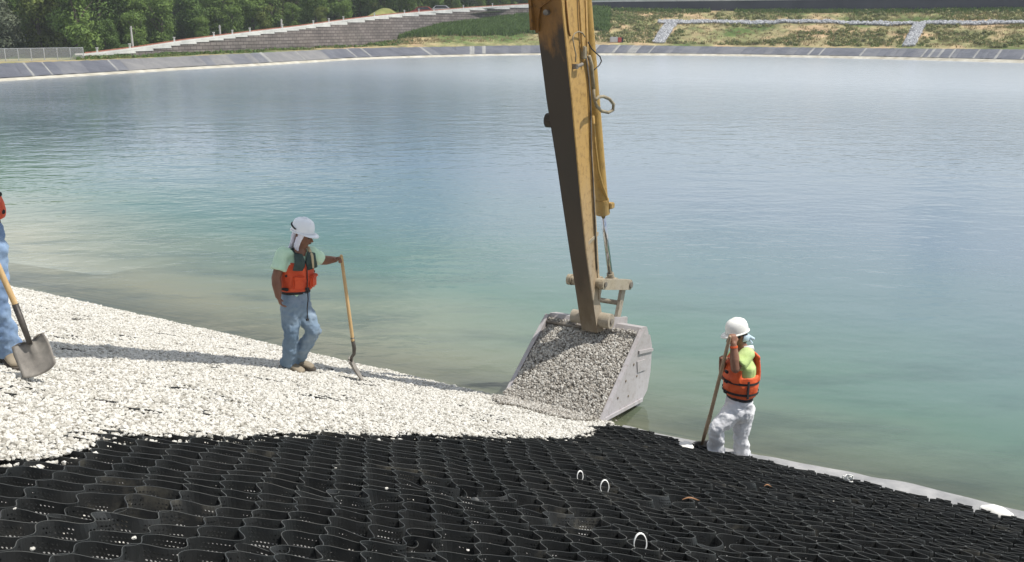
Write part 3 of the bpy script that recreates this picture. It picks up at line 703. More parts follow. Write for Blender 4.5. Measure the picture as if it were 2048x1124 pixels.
#       px,   R0, base y,  then (R, py) pairs up the hill
HILL = [(-600, 118, 160, 135, 90, 165, 0, 215, -120, 300, -230), (-200, 116, 128, 135, 60, 165, -15, 215, -120, 300, -230), (0, 112, 116, 128, 72, 155, 15, 205, -80, 300, -190),
        (160, 112, 110, 128, 70, 155, 18, 205, -60, 290, -140), (260, 118, 100, 135, 68, 165, 30, 210, 4, 290, -30), (330, 124, 92, 150, 74, 190, 55, 230, 44, 300, 38),
        (400, 130, 82, 155, 62, 190, 42, 230, 25, 300, 8), (520, 138, 66, 160, 46, 195, 22, 240, -12, 320, -60), (700, 152, 44, 178, 26, 210, 8, 260, -25, 340, -70),
        (900, 172, 24, 195, 14, 225, 2, 270, -25, 350, -60), (1100, 190, 9, 210, 4, 240, -3, 290, -20, 360, -45), (1400, 188, 2, 210, 0, 240, -6, 290, -18, 360, -40), (2100, 170, -4, 200, -6, 240, -12, 290, -22, 360, -40), (2700, 150, -14, 190, -16, 230, -20, 290, -30, 360, -40)]
def hill_pt(px, t):
    """t 0..4 up the hill"""
    v = interp(HILL, px); rs = [v[0], v[2], v[4], v[6], v[8]]; ys = [v[1], v[3], v[5], v[7], v[9]]
    rr = float(np.interp(t, range(5), rs)); yy = float(np.interp(t, range(5), ys)); return at_r(px, yy, rr), yy
rws = [[hill_pt(x, 0)[0] - Vector((0, 5, 0.6)) for x in xf]]
for t in range(0, 25):
    rw = []
    for x in xf:
        q = hill_pt(x, t / 6)[0]; q.z += (1.8 * noise.noise(q * 0.11) + 0.9 * noise.noise(q * 0.3)) * (1 if t > 3 else 0); rw.append(q)
    rws.append(rw)
grid('hill', rws, m_canopy)
# a further ridge through the gap
rws = []
for i, (rr, yy) in enumerate([(380, 60), (430, 30), (500, 0), (600, -30), (700, -38)]):
    rws.append([at_r(x, yy - 14 * math.sin((x - 100) * 0.008) , rr) + Vector((0, 0, 3 * noise.noise(Vector((x * .03, rr * .05, 0))))) for x in range(-100, 900, 10)])
grid('far_ridge', rws, m_canopy)
# trees
def leaf_crown(seed, H_, W_, n, droop=0.0):
    r_ = random.Random(seed); lobes = []
    for k in range(r_.randint(9, 13)):
        a = r_.uniform(0, 6.28); h = r_.uniform(0.12, 0.95); rad = W_ * 0.5 * math.sin(math.pi * min(1, 0.18 + 0.8 * (1 - h))) * r_.uniform(0.35, 0.75)
        lobes.append((Vector((math.cos(a) * rad, math.sin(a) * rad, h * H_)), W_ * r_.uniform(0.16, 0.27)))
    lobes.append((Vector((0, 0, H_ * 0.86)), W_ * 0.22)); lobes.append((Vector((0, 0, H_ * 0.55)), W_ * 0.34))
    V = []; F = []
    for i in range(n):
        c, rd = lobes[i % len(lobes)]
        d = Vector((r_.gauss(0, 1), r_.gauss(0, 1), r_.gauss(0, 1))).normalized(); p = c + Vector((d.x, d.y, d.z * 0.8)) * rd * (r_.uniform(0.55, 1.08))
        nrm = (d + Vector((r_.uniform(-.7, .7), r_.uniform(-.7, .7), r_.uniform(-.3, .9)))).normalized()
        t = nrm.orthogonal().normalized(); b_ = nrm.cross(t); s_ = r_.uniform(0.09, 0.21); an = r_.uniform(0, 6.28)
        t, b_ = t * math.cos(an) + b_ * math.sin(an), b_ * math.cos(an) - t * math.sin(an)
        o_ = len(V); V += [p - t * s_, p + b_ * s_ * 0.6 + nrm * 0.04, p + t * s_, p - b_ * s_ * 0.6 + nrm * 0.04]; F.append((o_, o_ + 1, o_ + 2, o_ + 3))
    return V, F
def leaf_mat(name, a, c, transl=0.25):
    m, nt, b = new_mat(name); b.inputs['Roughness'].default_value = 0.65; b.inputs['Specular IOR Level'].default_value = 0.25
    geo = N(nt, 'ShaderNodeNewGeometry'); nn = N(nt, 'ShaderNodeTexNoise', i_Scale=0.9, i_Detail=4); nt.links.new(geo.outputs['Position'], nn.inputs['Vector'])
    ad = N(nt, 'ShaderNodeMath', operation='MULTIPLY_ADD'); ad.inputs[1].default_value = 0.45; nt.links.new(geo.outputs['Random Per Island'], ad.inputs[0]); 
    sc_ = N(nt, 'ShaderNodeMath', operation='MULTIPLY'); sc_.inputs[1].default_value = 0.75; nt.links.new(nn.outputs['Fac'], sc_.inputs[0]); nt.links.new(sc_.outputs[0], ad.inputs[2])
    rp = N(nt, 'ShaderNodeValToRGB'); e = rp.color_ramp.elements; e[0].position = .25; e[1].position = .85; e[0].color = a + (1,); e[1].color = c + (1,)
    nt.links.new(ad.outputs[0], rp.inputs['Fac']); nt.links.new(rp.outputs[0], b.inputs['Base Color'])
    tl = N(nt, 'ShaderNodeBsdfTranslucent'); nt.links.new(rp.outputs[0], tl.inputs['Color']); ms = N(nt, 'ShaderNodeMixShader'); ms.inputs[0].default_value = transl
    nt.links.new(b.outputs[0], ms.inputs[1]); nt.links.new(tl.outputs[0], ms.inputs[2]); nt.links.new(ms.outputs[0], nt.nodes['Material Output'].inputs['Surface'])
    return m
KINDS = [('dark green broadleaf tree', leaf_mat('dark_leaves', (0.040, 0.078, 0.018), (0.130, 0.205, 0.045))), ('mid green broadleaf tree', leaf_mat('mid_leaves', (0.060, 0.108, 0.020), (0.185, 0.270, 0.060))),
         ('yellow green leafy tree', leaf_mat('yellow_leaves', (0.060, 0.085, 0.018), (0.200, 0.240, 0.055))), ('grey green loose tree', leaf_mat('grey_leaves', (0.060, 0.075, 0.040), (0.190, 0.215, 0.135)))]
m_bark = mat('tree_bark', (0.07, 0.055, 0.04), (0.14, 0.12, 0.09), scale=3, rough=0.95)
protos = []
for k in range(4):
    for v in range(2):
        V, F = leaf_crown(50 + k * 7 + v, 6.5, 5.6, 5200)
        me = bpy.data.meshes.new('crown'); me.from_pydata([tuple(q) for q in V], [], F); me.materials.append(KINDS[k][1])
        mb = MB(); rr_ = random.Random(k * 9 + v); mb.tube([(0, 0, -0.8), (0.05, 0, 1.2), (0.12, 0.05, 3.2), (0.1, 0.1, 5.0)], [0.26, 0.2, 0.13, 0.05], 7)
        for q in range(4):
            a = rr_.uniform(0, 6.28); mb.tube([(0.08, 0.03, 1.5 + q * 0.7), (math.cos(a) * 0.9, math.sin(a) * 0.9, 2.8 + q * 0.7), (math.cos(a) * 1.7, math.sin(a) * 1.7, 3.7 + q * 0.7)], [0.09, 0.06, 0.025], 5)
        mt = bpy.data.meshes.new('trunk'); mt.from_pydata(mb.v, [], mb.f); mt.materials.append(m_bark)
        protos.append((k, me, mt))
def plant_tree(P, s, k, label, group, squash=1.0):
    cand = [p for p in protos if p[0] == k]; _, me, mt = random.choice(cand)
    t = thing('tree', P, label, 'tree', group); t.rotation_euler = (0, 0, random.uniform(0, 6.28)); t.scale = (s, s, s * squash)
    for nm, m_ in (('crown', me), ('trunk', mt)):
        o = bpy.data.objects.new(nm, m_); col.objects.link(o); o.parent = t
ntree = 0
for row, t in enumerate([0.03, 0.3, 0.6, 0.9, 1.2, 1.55, 1.9, 2.3, 2.7, 3.2]):
    px = -150 + row * 13
    while px < 1150:
        P, yy = hill_pt(px, t); 
        step = random.uniform(0.75, 1.1) * 4.1 / P.y * FPX * (1.0 + 0.06 * row)
        jt = random.uniform(-.22, .22); P, yy = hill_pt(px, max(t + jt, 0))
        gap = 290 < px < 385 and row > 3
        mound = 725 < px < 815 and row < 1
        if yy > -3 and not gap and not mound and ntree < 290:
            s = random.uniform(0.75, 1.25) * (0.55 if (row == 0 and px > 180) else 1.0) * (0.8 if px > 900 else 1)
            k = random.choices((0, 1, 2, 3), (5, 5, 2, 1))[0]
            if row <= 1 and 400 < px < 700: k = random.choices((0, 1, 2, 3), (1, 3, 3, 3))[0]
            where = 'in the dense wood on the hillside left of the valley gap' if px < 330 else ('in the wood behind the stepped wall, right of the valley gap' if px < 720 else 'in the tree line behind the top end of the stepped wall')
            plant_tree(P - Vector((0, 0, .3)), s, k, KINDS[k][0] + ' ' + where, 'trees ' + where); ntree += 1
        px += step
# grass mound behind the wall and its weeds
m_grass = mat('long_green_grass', (0.045, 0.095, 0.018), (0.12, 0.19, 0.045), scale=0.6, rough=0.9, bump=0.8, bscale=3, bdist=.2)
rws = []
for i in range(8):
    rws.append([up_pt(x, 8 + 1.2 * i, 0.05) + Vector((0, 0, 1.35 * math.sin(math.pi * i / 7) ** 0.7 * math.exp(-((x - 768) / 30) ** 2))) for x in range(690, 850, 5)])
m_mound = mat('yellowish_grass', (0.13, 0.15, 0.04), (0.25, 0.24, 0.08), scale=0.7, rough=0.95, bump=.6, bscale=4, bdist=.1)
grid('grass_mound', rws, m_mound)

# ---- weeds and grass on the far bank (uncountable)
def tuft(seed, n, h, w):
    r_ = random.Random(seed); V = []; F = []
    for i in range(n):
        a = r_.uniform(0, 6.28); x = r_.gauss(0, w * .35); y = r_.gauss(0, w * .35); hh = h * r_.uniform(.5, 1.1); d = Vector((math.cos(a), math.sin(a), 0)); ln = Vector((r_.gauss(0, .3), r_.gauss(0, .3), 0)) * hh
        b0 = Vector((x, y, -0.05)); o_ = len(V); V += [tuple(b0 - d * .05), tuple(b0 + d * .05), tuple(b0 + ln * .5 + Vector((0, 0, hh * .7)) + d * .04), tuple(b0 + ln + Vector((0, 0, hh)))]; F.append((o_, o_ + 1, o_ + 2, o_ + 3))
    return V, F
def bushlet(seed, n, h, w):
    r_ = random.Random(seed); V = []; F = []
    for i in range(n):
        d = Vector((r_.gauss(0, 1), r_.gauss(0, 1), abs(r_.gauss(0, 1)))).normalized(); p = Vector((d.x * w * .5, d.y * w * .5, d.z * h)) * r_.uniform(.4, 1)
        t = d.orthogonal().normalized(); b_ = d.cross(t); s_ = r_.uniform(.06, .14); o_ = len(V); V += [tuple(p - t * s_), tuple(p + b_ * s_), tuple(p + t * s_), tuple(p - b_ * s_)]; F.append((o_, o_ + 1, o_ + 2, o_ + 3))
    return V, F
g_green = leaf_mat('bank_grass_green', (0.055, 0.105, 0.024), (0.155, 0.235, 0.065)); g_olive = leaf_mat('bank_weeds_olive', (0.110, 0.125, 0.040), (0.27, 0.27, 0.11)); g_dry = leaf_mat('dry_stalks', (0.20, 0.16, 0.075), (0.40, 0.33, 0.18))
def field(name, label, n, sampler, var, m, smin, smax):
    P = []; S = []; T = []
    for i in range(n):
        q = sampler()
        if q is None: continue
        P.append(tuple(q)); S.append(random.uniform(smin, smax)); T.append((0, 0, random.uniform(0, 6.28)))
    tag(scatter(name, P, S, T, var, m), label, 'grass', kind='stuff')
def s_mound():
    px = random.uniform(800, 1215); t = random.uniform(.05, 1)
    lo = np.interp(px, [800, 860, 980, 1090, 1215], [.9, .42, .30, .25, .3])
    if t < lo + 0.08 * noise.noise(Vector((px * .03, 0, 0))): return None
    return slope_pt(px, t)
field('tall_grass', 'tall fresh green grass on the mound at the foot of the stepped wall', 9000, s_mound, [tuft(i, 22, .75, .7) for i in range(4)], [g_green], .8, 1.3)
def s_left():
    px = random.uniform(150, 830); t = random.betavariate(1.6, 1.2)
    q = slope_pt(px, t)
    return q if noise.noise(Vector((q.x * .2, q.y * .2, 4))) > -.12 else None
field('bank_weeds', 'low green weeds in the strip between the liner and the stepped wall', 2600, s_left, [tuft(20 + i, 14, .30, .6) for i in range(3)] + [bushlet(8, 40, .40, .6)], [g_green, g_olive, g_olive, g_green], .4, 1.1)
CHAN = lambda px: float(np.interp(px, [1316, 1500, 1800, 2048, 2700], [44.7, 45, 48.5, 46.5, 44]))
def slope_t_at(px, py):
    lo, hi = 0.0, 1.0
    for _ in range(24):
        mid = (lo + hi) / 2; q = far_pt(px, 4).lerp(far_pt(px, 5), mid); d = q - EYE
        yy = 562 - FPX * (d.y * sp + d.z * cp) / (d.y * cp - d.z * sp)
        if yy > py: lo = mid
        else: hi = mid
    return (lo + hi) / 2
CHUTES = [((1343, 47), (1316, 87)), ((1840, 50), (1817, 93))]
def s_right():
    px = random.uniform(1180, 2500); t = random.uniform(0, 1)
    if px > 1310:
        tc_ = slope_t_at(px, CHAN(px))
        if abs(t - tc_) < .07: return None
        for (xa, ya), (xb, yb) in CHUTES:
            if t < tc_:
                xc = xb + (xa - xb) * t / tc_
                if abs(px - xc) < 17: return None
    q = slope_pt(px, t); v = noise.noise(Vector((q.x * .11, q.y * .11, 9))) + .5 * noise.noise(Vector((q.x * .45, q.y * .3, 2)))
    lim = .02 if px > 1330 else -.35
    if px < 1330 and t < .4: lim = .05
    return q if v > lim else None
field('hillside_weeds', 'olive weeds and thin grass on the dry hillside below the dam wall', 6500, s_right, [tuft(40 + i, 14, .42, .7) for i in range(3)] + [bushlet(4, 50, .5, .8)], [g_olive, g_olive, g_green, g_olive], .6, 1.25)
field('dry_grass', 'dry straw coloured stalks on the tan soil of the far bank', 3500, lambda: slope_pt(random.uniform(780, 2500), random.uniform(0, .95)), [tuft(60 + i, 10, .35, .6) for i in range(3)], [g_dry], .6, 1.2)
def s_foot():
    px = random.uniform(1180, 2500); return slope_pt(px, random.uniform(.93, 1)) if noise.noise(Vector((px * .01, 3, 0))) > -.15 else None
field('wall_foot_grass', 'green grass along the foot of the dark dam wall', 1800, s_foot, [tuft(80 + i, 16, .55, .7) for i in range(3)], [g_green], .7, 1.2)
# ---- rock lined channel and its two chutes
m_rock = stone_mat('grey_riprap', (0.24, 0.24, 0.25), (0.42, 0.42, 0.43), (0.60, 0.60, 0.60))
m_rsheet = mat('riprap_bed', (0.20, 0.20, 0.20), (0.34, 0.34, 0.34), scale=2, rough=.95, bump=1, bscale=4, bdist=.2)
P = []; 
def on_slope(px, py, lift=0.0):
    t = slope_t_at(px, py); q = slope_pt(px, t); q.z += lift; return q
rws = [[on_slope(x, CHAN(x) + 2.4, .10) for x in range(1316, 2600, 12)], [on_slope(x, CHAN(x), .16) for x in range(1316, 2600, 12)], [on_slope(x, CHAN(x) - 2.4, .10) for x in range(1316, 2600, 12)]]
grid('rock_channel', rws, m_rsheet)
for i in range(5200):
    x = random.uniform(1316, 2500); P.append(tuple(on_slope(x, CHAN(x) + random.uniform(-2.4, 2.4), .2)))
for ci, ((xa, ya), (xb, yb)) in enumerate(CHUTES):
    w_ = 11.5; rws = []
    for i in range(11):
        t = i / 10; xc = xa + (xb - xa) * t; yc = ya + (yb - ya) * t
        rws.append([on_slope(xc + d, yc, .10 if abs(d) < w_ else .0) for d in (-w_, -w_ / 2, 0, w_ / 2, w_)])
    o = grid('rock_chute', rws, m_rsheet)
    for i in range(900):
        t = random.random(); P.append(tuple(on_slope(xa + (xb - xa) * t + random.uniform(-w_, w_), ya + (yb - ya) * t, .15)))
tag(scatter('riprap', P, [random.uniform(.25, .55) for _ in P], [(random.uniform(0, 6), random.uniform(0, 6), 0) for _ in P], stone_variants(6, 44, 1.0), m_rock), 'pale grey rocks lining the ditch and the two chutes on the far hillside', 'rocks', kind='stuff')

# ---- utility poles, chain link fence, control box, parked car
m_wood = mat('grey_pole_wood', (0.34, 0.33, 0.30), (0.46, 0.45, 0.41), scale=2, rough=.9)
for px, py0, py1, dd, lab in ((266, 98, 52, 9, 'pale utility pole standing in front of the left wood'), (564, 62, 38, 7, 'short pale utility pole behind the middle of the stepped wall'), (441, 76, 50, 10, 'thin bare pole beside the grey green trees')):
    rr = wall_R(px) + dd; a = at_r(px, py0 + 4, rr); h = (at_r(px, py1, rr) - a).z
    t = thing('utility_pole', a, lab, 'pole'); mb = MB(); mb.tube([a, a + Vector((0, 0, h))], [.16, .10], 8); build('pole', mb, m_wood, t)
    mb = MB(); mb.box(a + Vector((0, 0, h - .25)), .34, .1, .1); build('bracket', mb, m_wood, t)
m_galv = mat('galvanised_steel', (0.36, 0.37, 0.37), (0.5, 0.5, 0.5), scale=5, rough=.5, metal=.6)
cf = thing('chain_link_fence', at_r(70, 126, 100), 'silver chain link fence at the left end of the far shore', 'fence')
rr = lambda px: far_row(px)[6] + 9
px = -300
fp = []
while px < 178:
    a = at_r(px, far_row(px)[3] + 0.0, rr(px)); a.z = far_pt(px, 4).z - .1; fp.append(a); mb = MB(); mb.tube([a, a + Vector((0, 0, 1.25))], .04, 6); build('post', mb, m_galv, cf); px += 26
mb = MB()
for a, b_ in zip(fp[:-1], fp[1:]): mb.tube([a + Vector((0, 0, 1.22)), b_ + Vector((0, 0, 1.22))], .025, 5); mb.tube([a + Vector((0, 0, .12)), b_ + Vector((0, 0, .12))], .015, 4)
build('rail', mb, m_galv, cf)
m_link, nt, b = new_mat('woven_wire'); b.inputs['Base Color'].default_value = (.42, .43, .43, 1); b.inputs['Roughness'].default_value = .5
tr = N(nt, 'ShaderNodeBsdfTransparent'); ms = N(nt, 'ShaderNodeMixShader'); ms.inputs[0].default_value = .68; nt.links.new(b.outputs[0], ms.inputs[1]); nt.links.new(tr.outputs[0], ms.inputs[2]); nt.links.new(ms.outputs[0], nt.nodes['Material Output'].inputs['Surface'])
V = []; F = []
for i, a in enumerate(fp): V += [tuple(a + Vector((0, -.03, .1))), tuple(a + Vector((0, -.03, 1.22)))]
F = [(2 * i, 2 * i + 2, 2 * i + 3, 2 * i + 1) for i in range(len(fp) - 1)]
build('wire_mesh', (V, F), m_link, cf, fix=False)
# control box by the shore
P = on_slope(1232, 88, 0.0); bx = thing('control_box', P, 'small grey box with red and black end on the far bank beside the excavator arm', 'box')
mb = MB(); mb.box(P + Vector((-.35, 0, .42)), 1.15, .7, .8, bev=.04); build('cabinet', mb, mat('pale_grey_paint', (.45, .44, .44), (.5, .49, .48), rough=.6), bx)
mb = MB(); mb.box(P + Vector((.52, 0, .38)), .55, .72, .72, bev=.04); build('end_panel', mb, mat('red_paint', (.38, .05, .04), (.45, .07, .05), rough=.5), bx)
mb = MB(); mb.box(P + Vector((.95, 0, .38)), .28, .6, .72, bev=.03); build('vent', mb, mat('black_paint', (.02, .02, .02), (.03, .03, .03), rough=.5), bx)
# cars on the dam road
def car(px, lab, paint):
    c = up_pt(px, 4.5, -0.45); t = thing('parked_car', c, lab, 'car', 'cars parked on the road behind the wall')
    prof = [(-2.1, .35), (-2.15, .75), (-1.5, .95), (-1.0, 1.42), (.65, 1.45), (1.25, 1.0), (2.05, .85), (2.1, .35)]
    mb = MB(); mb.prism([c + Vector((x, -.85, z)) for x, z in prof], (0, 1.7, 0)); build('body', mb, paint, t)
    mb = MB(); mb.prism([c + Vector((x, -.87, z)) for x, z in [(-1.3, .98), (-.92, 1.34), (.58, 1.37), (1.05, 1.0)]], (0, 1.74, 0)); build('window', mb, mat('car_glass', (.02, .025, .03), rough=.1), t)
    for x in (-1.35, 1.35):
        for y in (-.82, .82): mb = MB(); mb.cyl(c + Vector((x, y - .1, .33)), c + Vector((x, y + .1, .33)), .33, 14); build('wheel', mb, mat('tyre', (.015, .015, .015), rough=.8), t)
car(849, 'red car parked behind the upper part of the stepped wall, the left one', mat('dull_red_paint', (.30, .05, .045), rough=.35))
car(884, 'pale silver car parked behind the stepped wall right of the red one', mat('silver_paint', (.42, .42, .43), rough=.3))
# ------------------------------------------------------------------ the excavator arm and its bucket
TH = R(31.0)
AS = Vector((math.cos(TH), -math.sin(TH), 0)); AU = Vector((-math.sin(TH), -math.cos(TH), 0)); AZ = Vector((0, 0, 1))
LB = at_z(1200, 845, 0.15); LB0 = Vector((LB.x, LB.y, 0))
def W(a, v, z): return LB0 + AS * a - AU * v + AZ * z                    # a across the arm, v away from the machine, z up
def X(px, py, a):
    r = ray(px, py); t = (LB.dot(AS) + a - EYE.dot(AS)) / r.dot(AS); return EYE + r * t
AX = (AS, -AU, AZ)
def paint_mat(name, paint, dust, zlo, zhi, dark=(0.05, 0.032, 0.018), stain=0.5):
    m, nt, b = new_mat(name); b.inputs['Roughness'].default_value = 0.62; b.inputs['Specular IOR Level'].default_value = 0.3
    geo = N(nt, 'ShaderNodeNewGeometry'); sp_ = N(nt, 'ShaderNodeSeparateXYZ'); nt.links.new(geo.outputs['Position'], sp_.inputs[0])
    mp = N(nt, 'ShaderNodeMapping'); mp.inputs['Scale'].default_value = (1.4, 1.4, 0.45); nt.links.new(geo.outputs['Position'], mp.inputs[0])
    no = N(nt, 'ShaderNodeTexNoise', i_Scale=3.2, i_Detail=8, i_Roughness=0.65); nt.links.new(mp.outputs[0], no.inputs['Vector'])
    n2 = N(nt, 'ShaderNodeTexNoise', i_Scale=16, i_Detail=6, i_Roughness=0.7); nt.links.new(geo.outputs['Position'], n2.inputs['Vector'])
    mr = N(nt, 'ShaderNodeMapRange'); mr.inputs['From Min'].default_value = zhi; mr.inputs['From Max'].default_value = zlo
    ad = N(nt, 'ShaderNodeMath', operation='MULTIPLY_ADD'); ad.inputs[1].default_value = 1.4; nt.links.new(no.outputs['Fac'], ad.inputs[0]); 
    sb = N(nt, 'ShaderNodeMath', operation='SUBTRACT'); nt.links.new(sp_.outputs['Z'], sb.inputs[0]); nt.links.new(ad.outputs[0], sb.inputs[1]); ad.inputs[2].default_value = -0.7
    nt.links.new(sb.outputs[0], mr.inputs['Value'])
    mx = N(nt, 'ShaderNodeMixRGB'); mx.inputs[1].default_value = paint + (1,); mx.inputs[2].default_value = dust + (1,); nt.links.new(mr.outputs[0], mx.inputs[0])
    rp = N(nt, 'ShaderNodeValToRGB'); e = rp.color_ramp.elements; e[0].position = .50; e[0].color = (0, 0, 0, 1); e[1].position = .70; e[1].color = (stain,) * 3 + (1,)
    nt.links.new(n2.outputs['Fac'], rp.inputs[0])
    m2 = N(nt, 'ShaderNodeMixRGB'); nt.links.new(rp.outputs[0], m2.inputs[0]); nt.links.new(mx.outputs[0], m2.inputs[1]); m2.inputs[2].default_value = dark + (1,)
    nt.links.new(m2.outputs[0], b.inputs['Base Color'])
    bp = N(nt, 'ShaderNodeBump', i_Strength=0.25, i_Distance=0.01); nt.links.new(n2.outputs['Fac'], bp.inputs['Height']); nt.links.new(bp.outputs[0], b.inputs['Normal'])
    return m
m_yel = paint_mat('worn_yellow_paint', (0.43, 0.265, 0.085), (0.33, 0.275, 0.20), 1.2, 2.9, dark=(0.11, 0.055, 0.022), stain=0.6)
m_grime = paint_mat('grimy_brown_yellow', (0.20, 0.095, 0.022), (0.24, 0.19, 0.135), 0.9, 1.9, dark=(0.02, 0.013, 0.009), stain=0.85)
# the soot-dark middle of the inner face
nt = m_grime.node_tree
m_blk = paint_mat('grease_darkened_steel', (0.038, 0.028, 0.018), (0.19, 0.155, 0.11), 1.1, 1.9, dark=(0.012, 0.009, 0.007), stain=0.8)
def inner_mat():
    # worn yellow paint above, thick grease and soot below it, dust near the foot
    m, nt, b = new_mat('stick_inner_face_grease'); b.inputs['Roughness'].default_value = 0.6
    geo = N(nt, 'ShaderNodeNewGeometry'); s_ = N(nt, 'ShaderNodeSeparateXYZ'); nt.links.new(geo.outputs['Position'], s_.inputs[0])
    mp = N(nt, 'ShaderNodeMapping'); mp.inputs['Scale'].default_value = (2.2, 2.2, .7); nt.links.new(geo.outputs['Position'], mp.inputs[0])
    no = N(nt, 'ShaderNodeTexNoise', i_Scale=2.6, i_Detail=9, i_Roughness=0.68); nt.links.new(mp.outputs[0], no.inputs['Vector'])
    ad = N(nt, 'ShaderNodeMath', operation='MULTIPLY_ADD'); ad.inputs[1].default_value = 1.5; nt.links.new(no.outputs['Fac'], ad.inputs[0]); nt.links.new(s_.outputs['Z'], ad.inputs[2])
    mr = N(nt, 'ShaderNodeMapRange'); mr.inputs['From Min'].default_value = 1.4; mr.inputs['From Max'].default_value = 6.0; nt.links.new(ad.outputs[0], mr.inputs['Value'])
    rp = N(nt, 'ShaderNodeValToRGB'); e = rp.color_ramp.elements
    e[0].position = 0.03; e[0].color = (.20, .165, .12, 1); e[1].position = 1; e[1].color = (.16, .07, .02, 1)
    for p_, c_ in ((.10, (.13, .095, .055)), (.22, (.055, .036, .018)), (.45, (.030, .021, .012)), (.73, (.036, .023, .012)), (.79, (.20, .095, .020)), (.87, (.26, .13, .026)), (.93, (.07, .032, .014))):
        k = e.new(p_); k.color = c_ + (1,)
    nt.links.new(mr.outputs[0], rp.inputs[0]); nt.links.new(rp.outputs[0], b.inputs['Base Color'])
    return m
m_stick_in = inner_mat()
m_cyl = paint_mat('cylinder_yellow', (0.40, 0.25, 0.07), (0.34, 0.28, 0.18), 1.5, 2.4, stain=0.5)
m_dusty = paint_mat('dusty_link_steel', (0.34, 0.29, 0.205), (0.33, 0.29, 0.23), 0.8, 1.6, dark=(0.14, 0.10, 0.06), stain=0.6)
m_bkt = paint_mat('worn_bucket_steel', (0.36, 0.335, 0.325), (0.42, 0.40, 0.405), 0.1, 0.8, dark=(0.20, 0.16, 0.13), stain=0.5)
m_bin = mat('scoured_bucket_inside', (0.22, 0.20, 0.18), (0.34, 0.31, 0.28), scale=6, rough=.6)
m_chrome = mat('hydraulic_chrome', (0.55, 0.55, 0.55), (0.65, 0.65, 0.65), scale=3, rough=.12, metal=1.0)
m_hose = mat('dusty_tan_hose', (0.20, 0.165, 0.11), (0.33, 0.28, 0.19), scale=10, rough=.8)
m_rub = mat('black_rubber_hose', (0.018, 0.017, 0.016), (0.04, 0.036, 0.03), scale=8, rough=.6)
m_pin = mat('greasy_pin_steel', (0.10, 0.085, 0.07), (0.26, 0.23, 0.19), scale=8, rough=.5, metal=.3)
ex = thing('excavator', W(-.6, 0.5, 0.1), 'yellow excavator arm reaching down with a worn grey bucket tipping out gravel', 'excavator')
# stick: box girder; inner (machine side) and outer profiles
INP = [(.84, .86), (.745, 1.15), (.703, 1.287), (.503, 1.905), (.361, 2.482), (.285, 2.814), (.119, 3.555), (-.134, 4.537), (-.31, 5.25)]
OUTP = [(1.0, .85), (.93, 1.10), (.878, 1.246), (.771, 1.853), (.675, 2.435), (.623, 2.773), (.506, 3.531), (.395, 4.548), (.30, 5.25)]
def aL_(z): return float(np.interp(z, [0.8, 1.9, 2.8, 3.5, 5.3], [-.665, -.67, -.71, -.76, -.78]))
AR = -.46
mb = MB(); vs = []
for (vi, zi), (vo, zo) in zip(INP, OUTP):
    vs += [W(aL_(zi), vi, zi), W(AR, vi, zi), W(AR, vo, zo), W(aL_(zo), vo, zo)]
fs = []; mi = []
for i in range(len(INP) - 1):
    a = 4 * i; c = a + 4
    zi = (INP[i][1] + INP[i + 1][1]) / 2
    fs += [(a, a + 1, c + 1, c), (a + 1, a + 2, c + 2, c + 1), (a + 2, a + 3, c + 3, c + 2), (a + 3, a, c, c + 3)]
    mi += [1, 0, 0, 0]
fs += [(0, 3, 2, 1), (4 * len(INP) - 4, 4 * len(INP) - 3, 4 * len(INP) - 2, 4 * len(INP) - 1)]; mi += [0, 0]
mb.v = [tuple(v) for v in vs]; mb.f = fs; mb.m = mi
stick = build('stick', mb, [m_yel, m_stick_in], ex)
# flange strip along the near edge, and a weld step
def side_strip(a0, a1, off0, off1, m, nm, zmin=.9, zmax=5.2, outer=False):
    mb = MB(); prof = OUTP if outer else INP; pts = [(v, z) for v, z in prof if zmin <= z <= zmax]
    lo = []
    for v, z in pts:
        sgn = -1 if outer else 1
        lo += [W(a0, v + sgn * off0, z), W(a1, v + sgn * off0, z), W(a1, v + sgn * off1, z), W(a0, v + sgn * off1, z)]
    n = len(pts); fs = []
    for i in range(n - 1):
        a = 4 * i; c = a + 4
        for k in range(4): fs.append((a + k, a + (k + 1) % 4, c + (k + 1) % 4, c + k))
    fs += [(0, 1, 2, 3), (4 * n - 1, 4 * n - 2, 4 * n - 3, 4 * n - 4)]
    mb.add(lo, fs); return build(nm, mb, m, ex)
side_strip(AR - .004, AR + .010, -.012, .055, m_yel, 'flange', zmin=1.2)
side_strip(AR - .004, AR + .010, -.010, .030, m_yel, 'flange', zmin=1.2, outer=True)
# reinforcing collar (slanted weld line on the side face)
mb = MB(); mb.prism([W(AR - .002, .50, 1.98), W(AR - .002, .79, 2.06), W(AR - .002, .79, 2.02), W(AR - .002, .50, 1.94)], AS * .011); build('weld_bead', mb, m_dusty, ex)
# front bracket under the boom nose
mb = MB(); poly = [(-.12, 4.25), (-.02, 4.05), (-.02, 4.05)]
pl = []
for (a, z) in [(-.79, 4.30), (-.79, 4.75), (-.52, 4.75), (-.50, 4.64), (-.56, 4.54), (-.68, 4.47), (-.72, 4.36), (-.74, 4.24), (-.77, 4.22)]:
    v = float(np.interp(z, [q[1] for q in INP], [q[0] for q in INP])) - .012
    pl.append(W(a, v, z))
mb.prism(pl, AU * .03); build('nose_plate', mb, m_grime, ex)
mb = MB(); c = W(-.62, -.12, 4.42); mb.cyl(c, c + AU * .05, .028, 12); build('bolt', mb, m_pin, ex)
mb = MB(); mb.prism([W(-.80, .02 + dv, z) for dv, z in [(-.18, 4.25), (-.24, 4.7), (0.05, 4.7), (0.02, 4.25)]], AS * .03); build('side_ear', mb, m_grime, ex)
mb = MB(); c = W(-.80, .27, 3.32); mb.cyl(c - AS * .035, c + AS * .06, .075, 16); build('boss', mb, m_blk, ex)
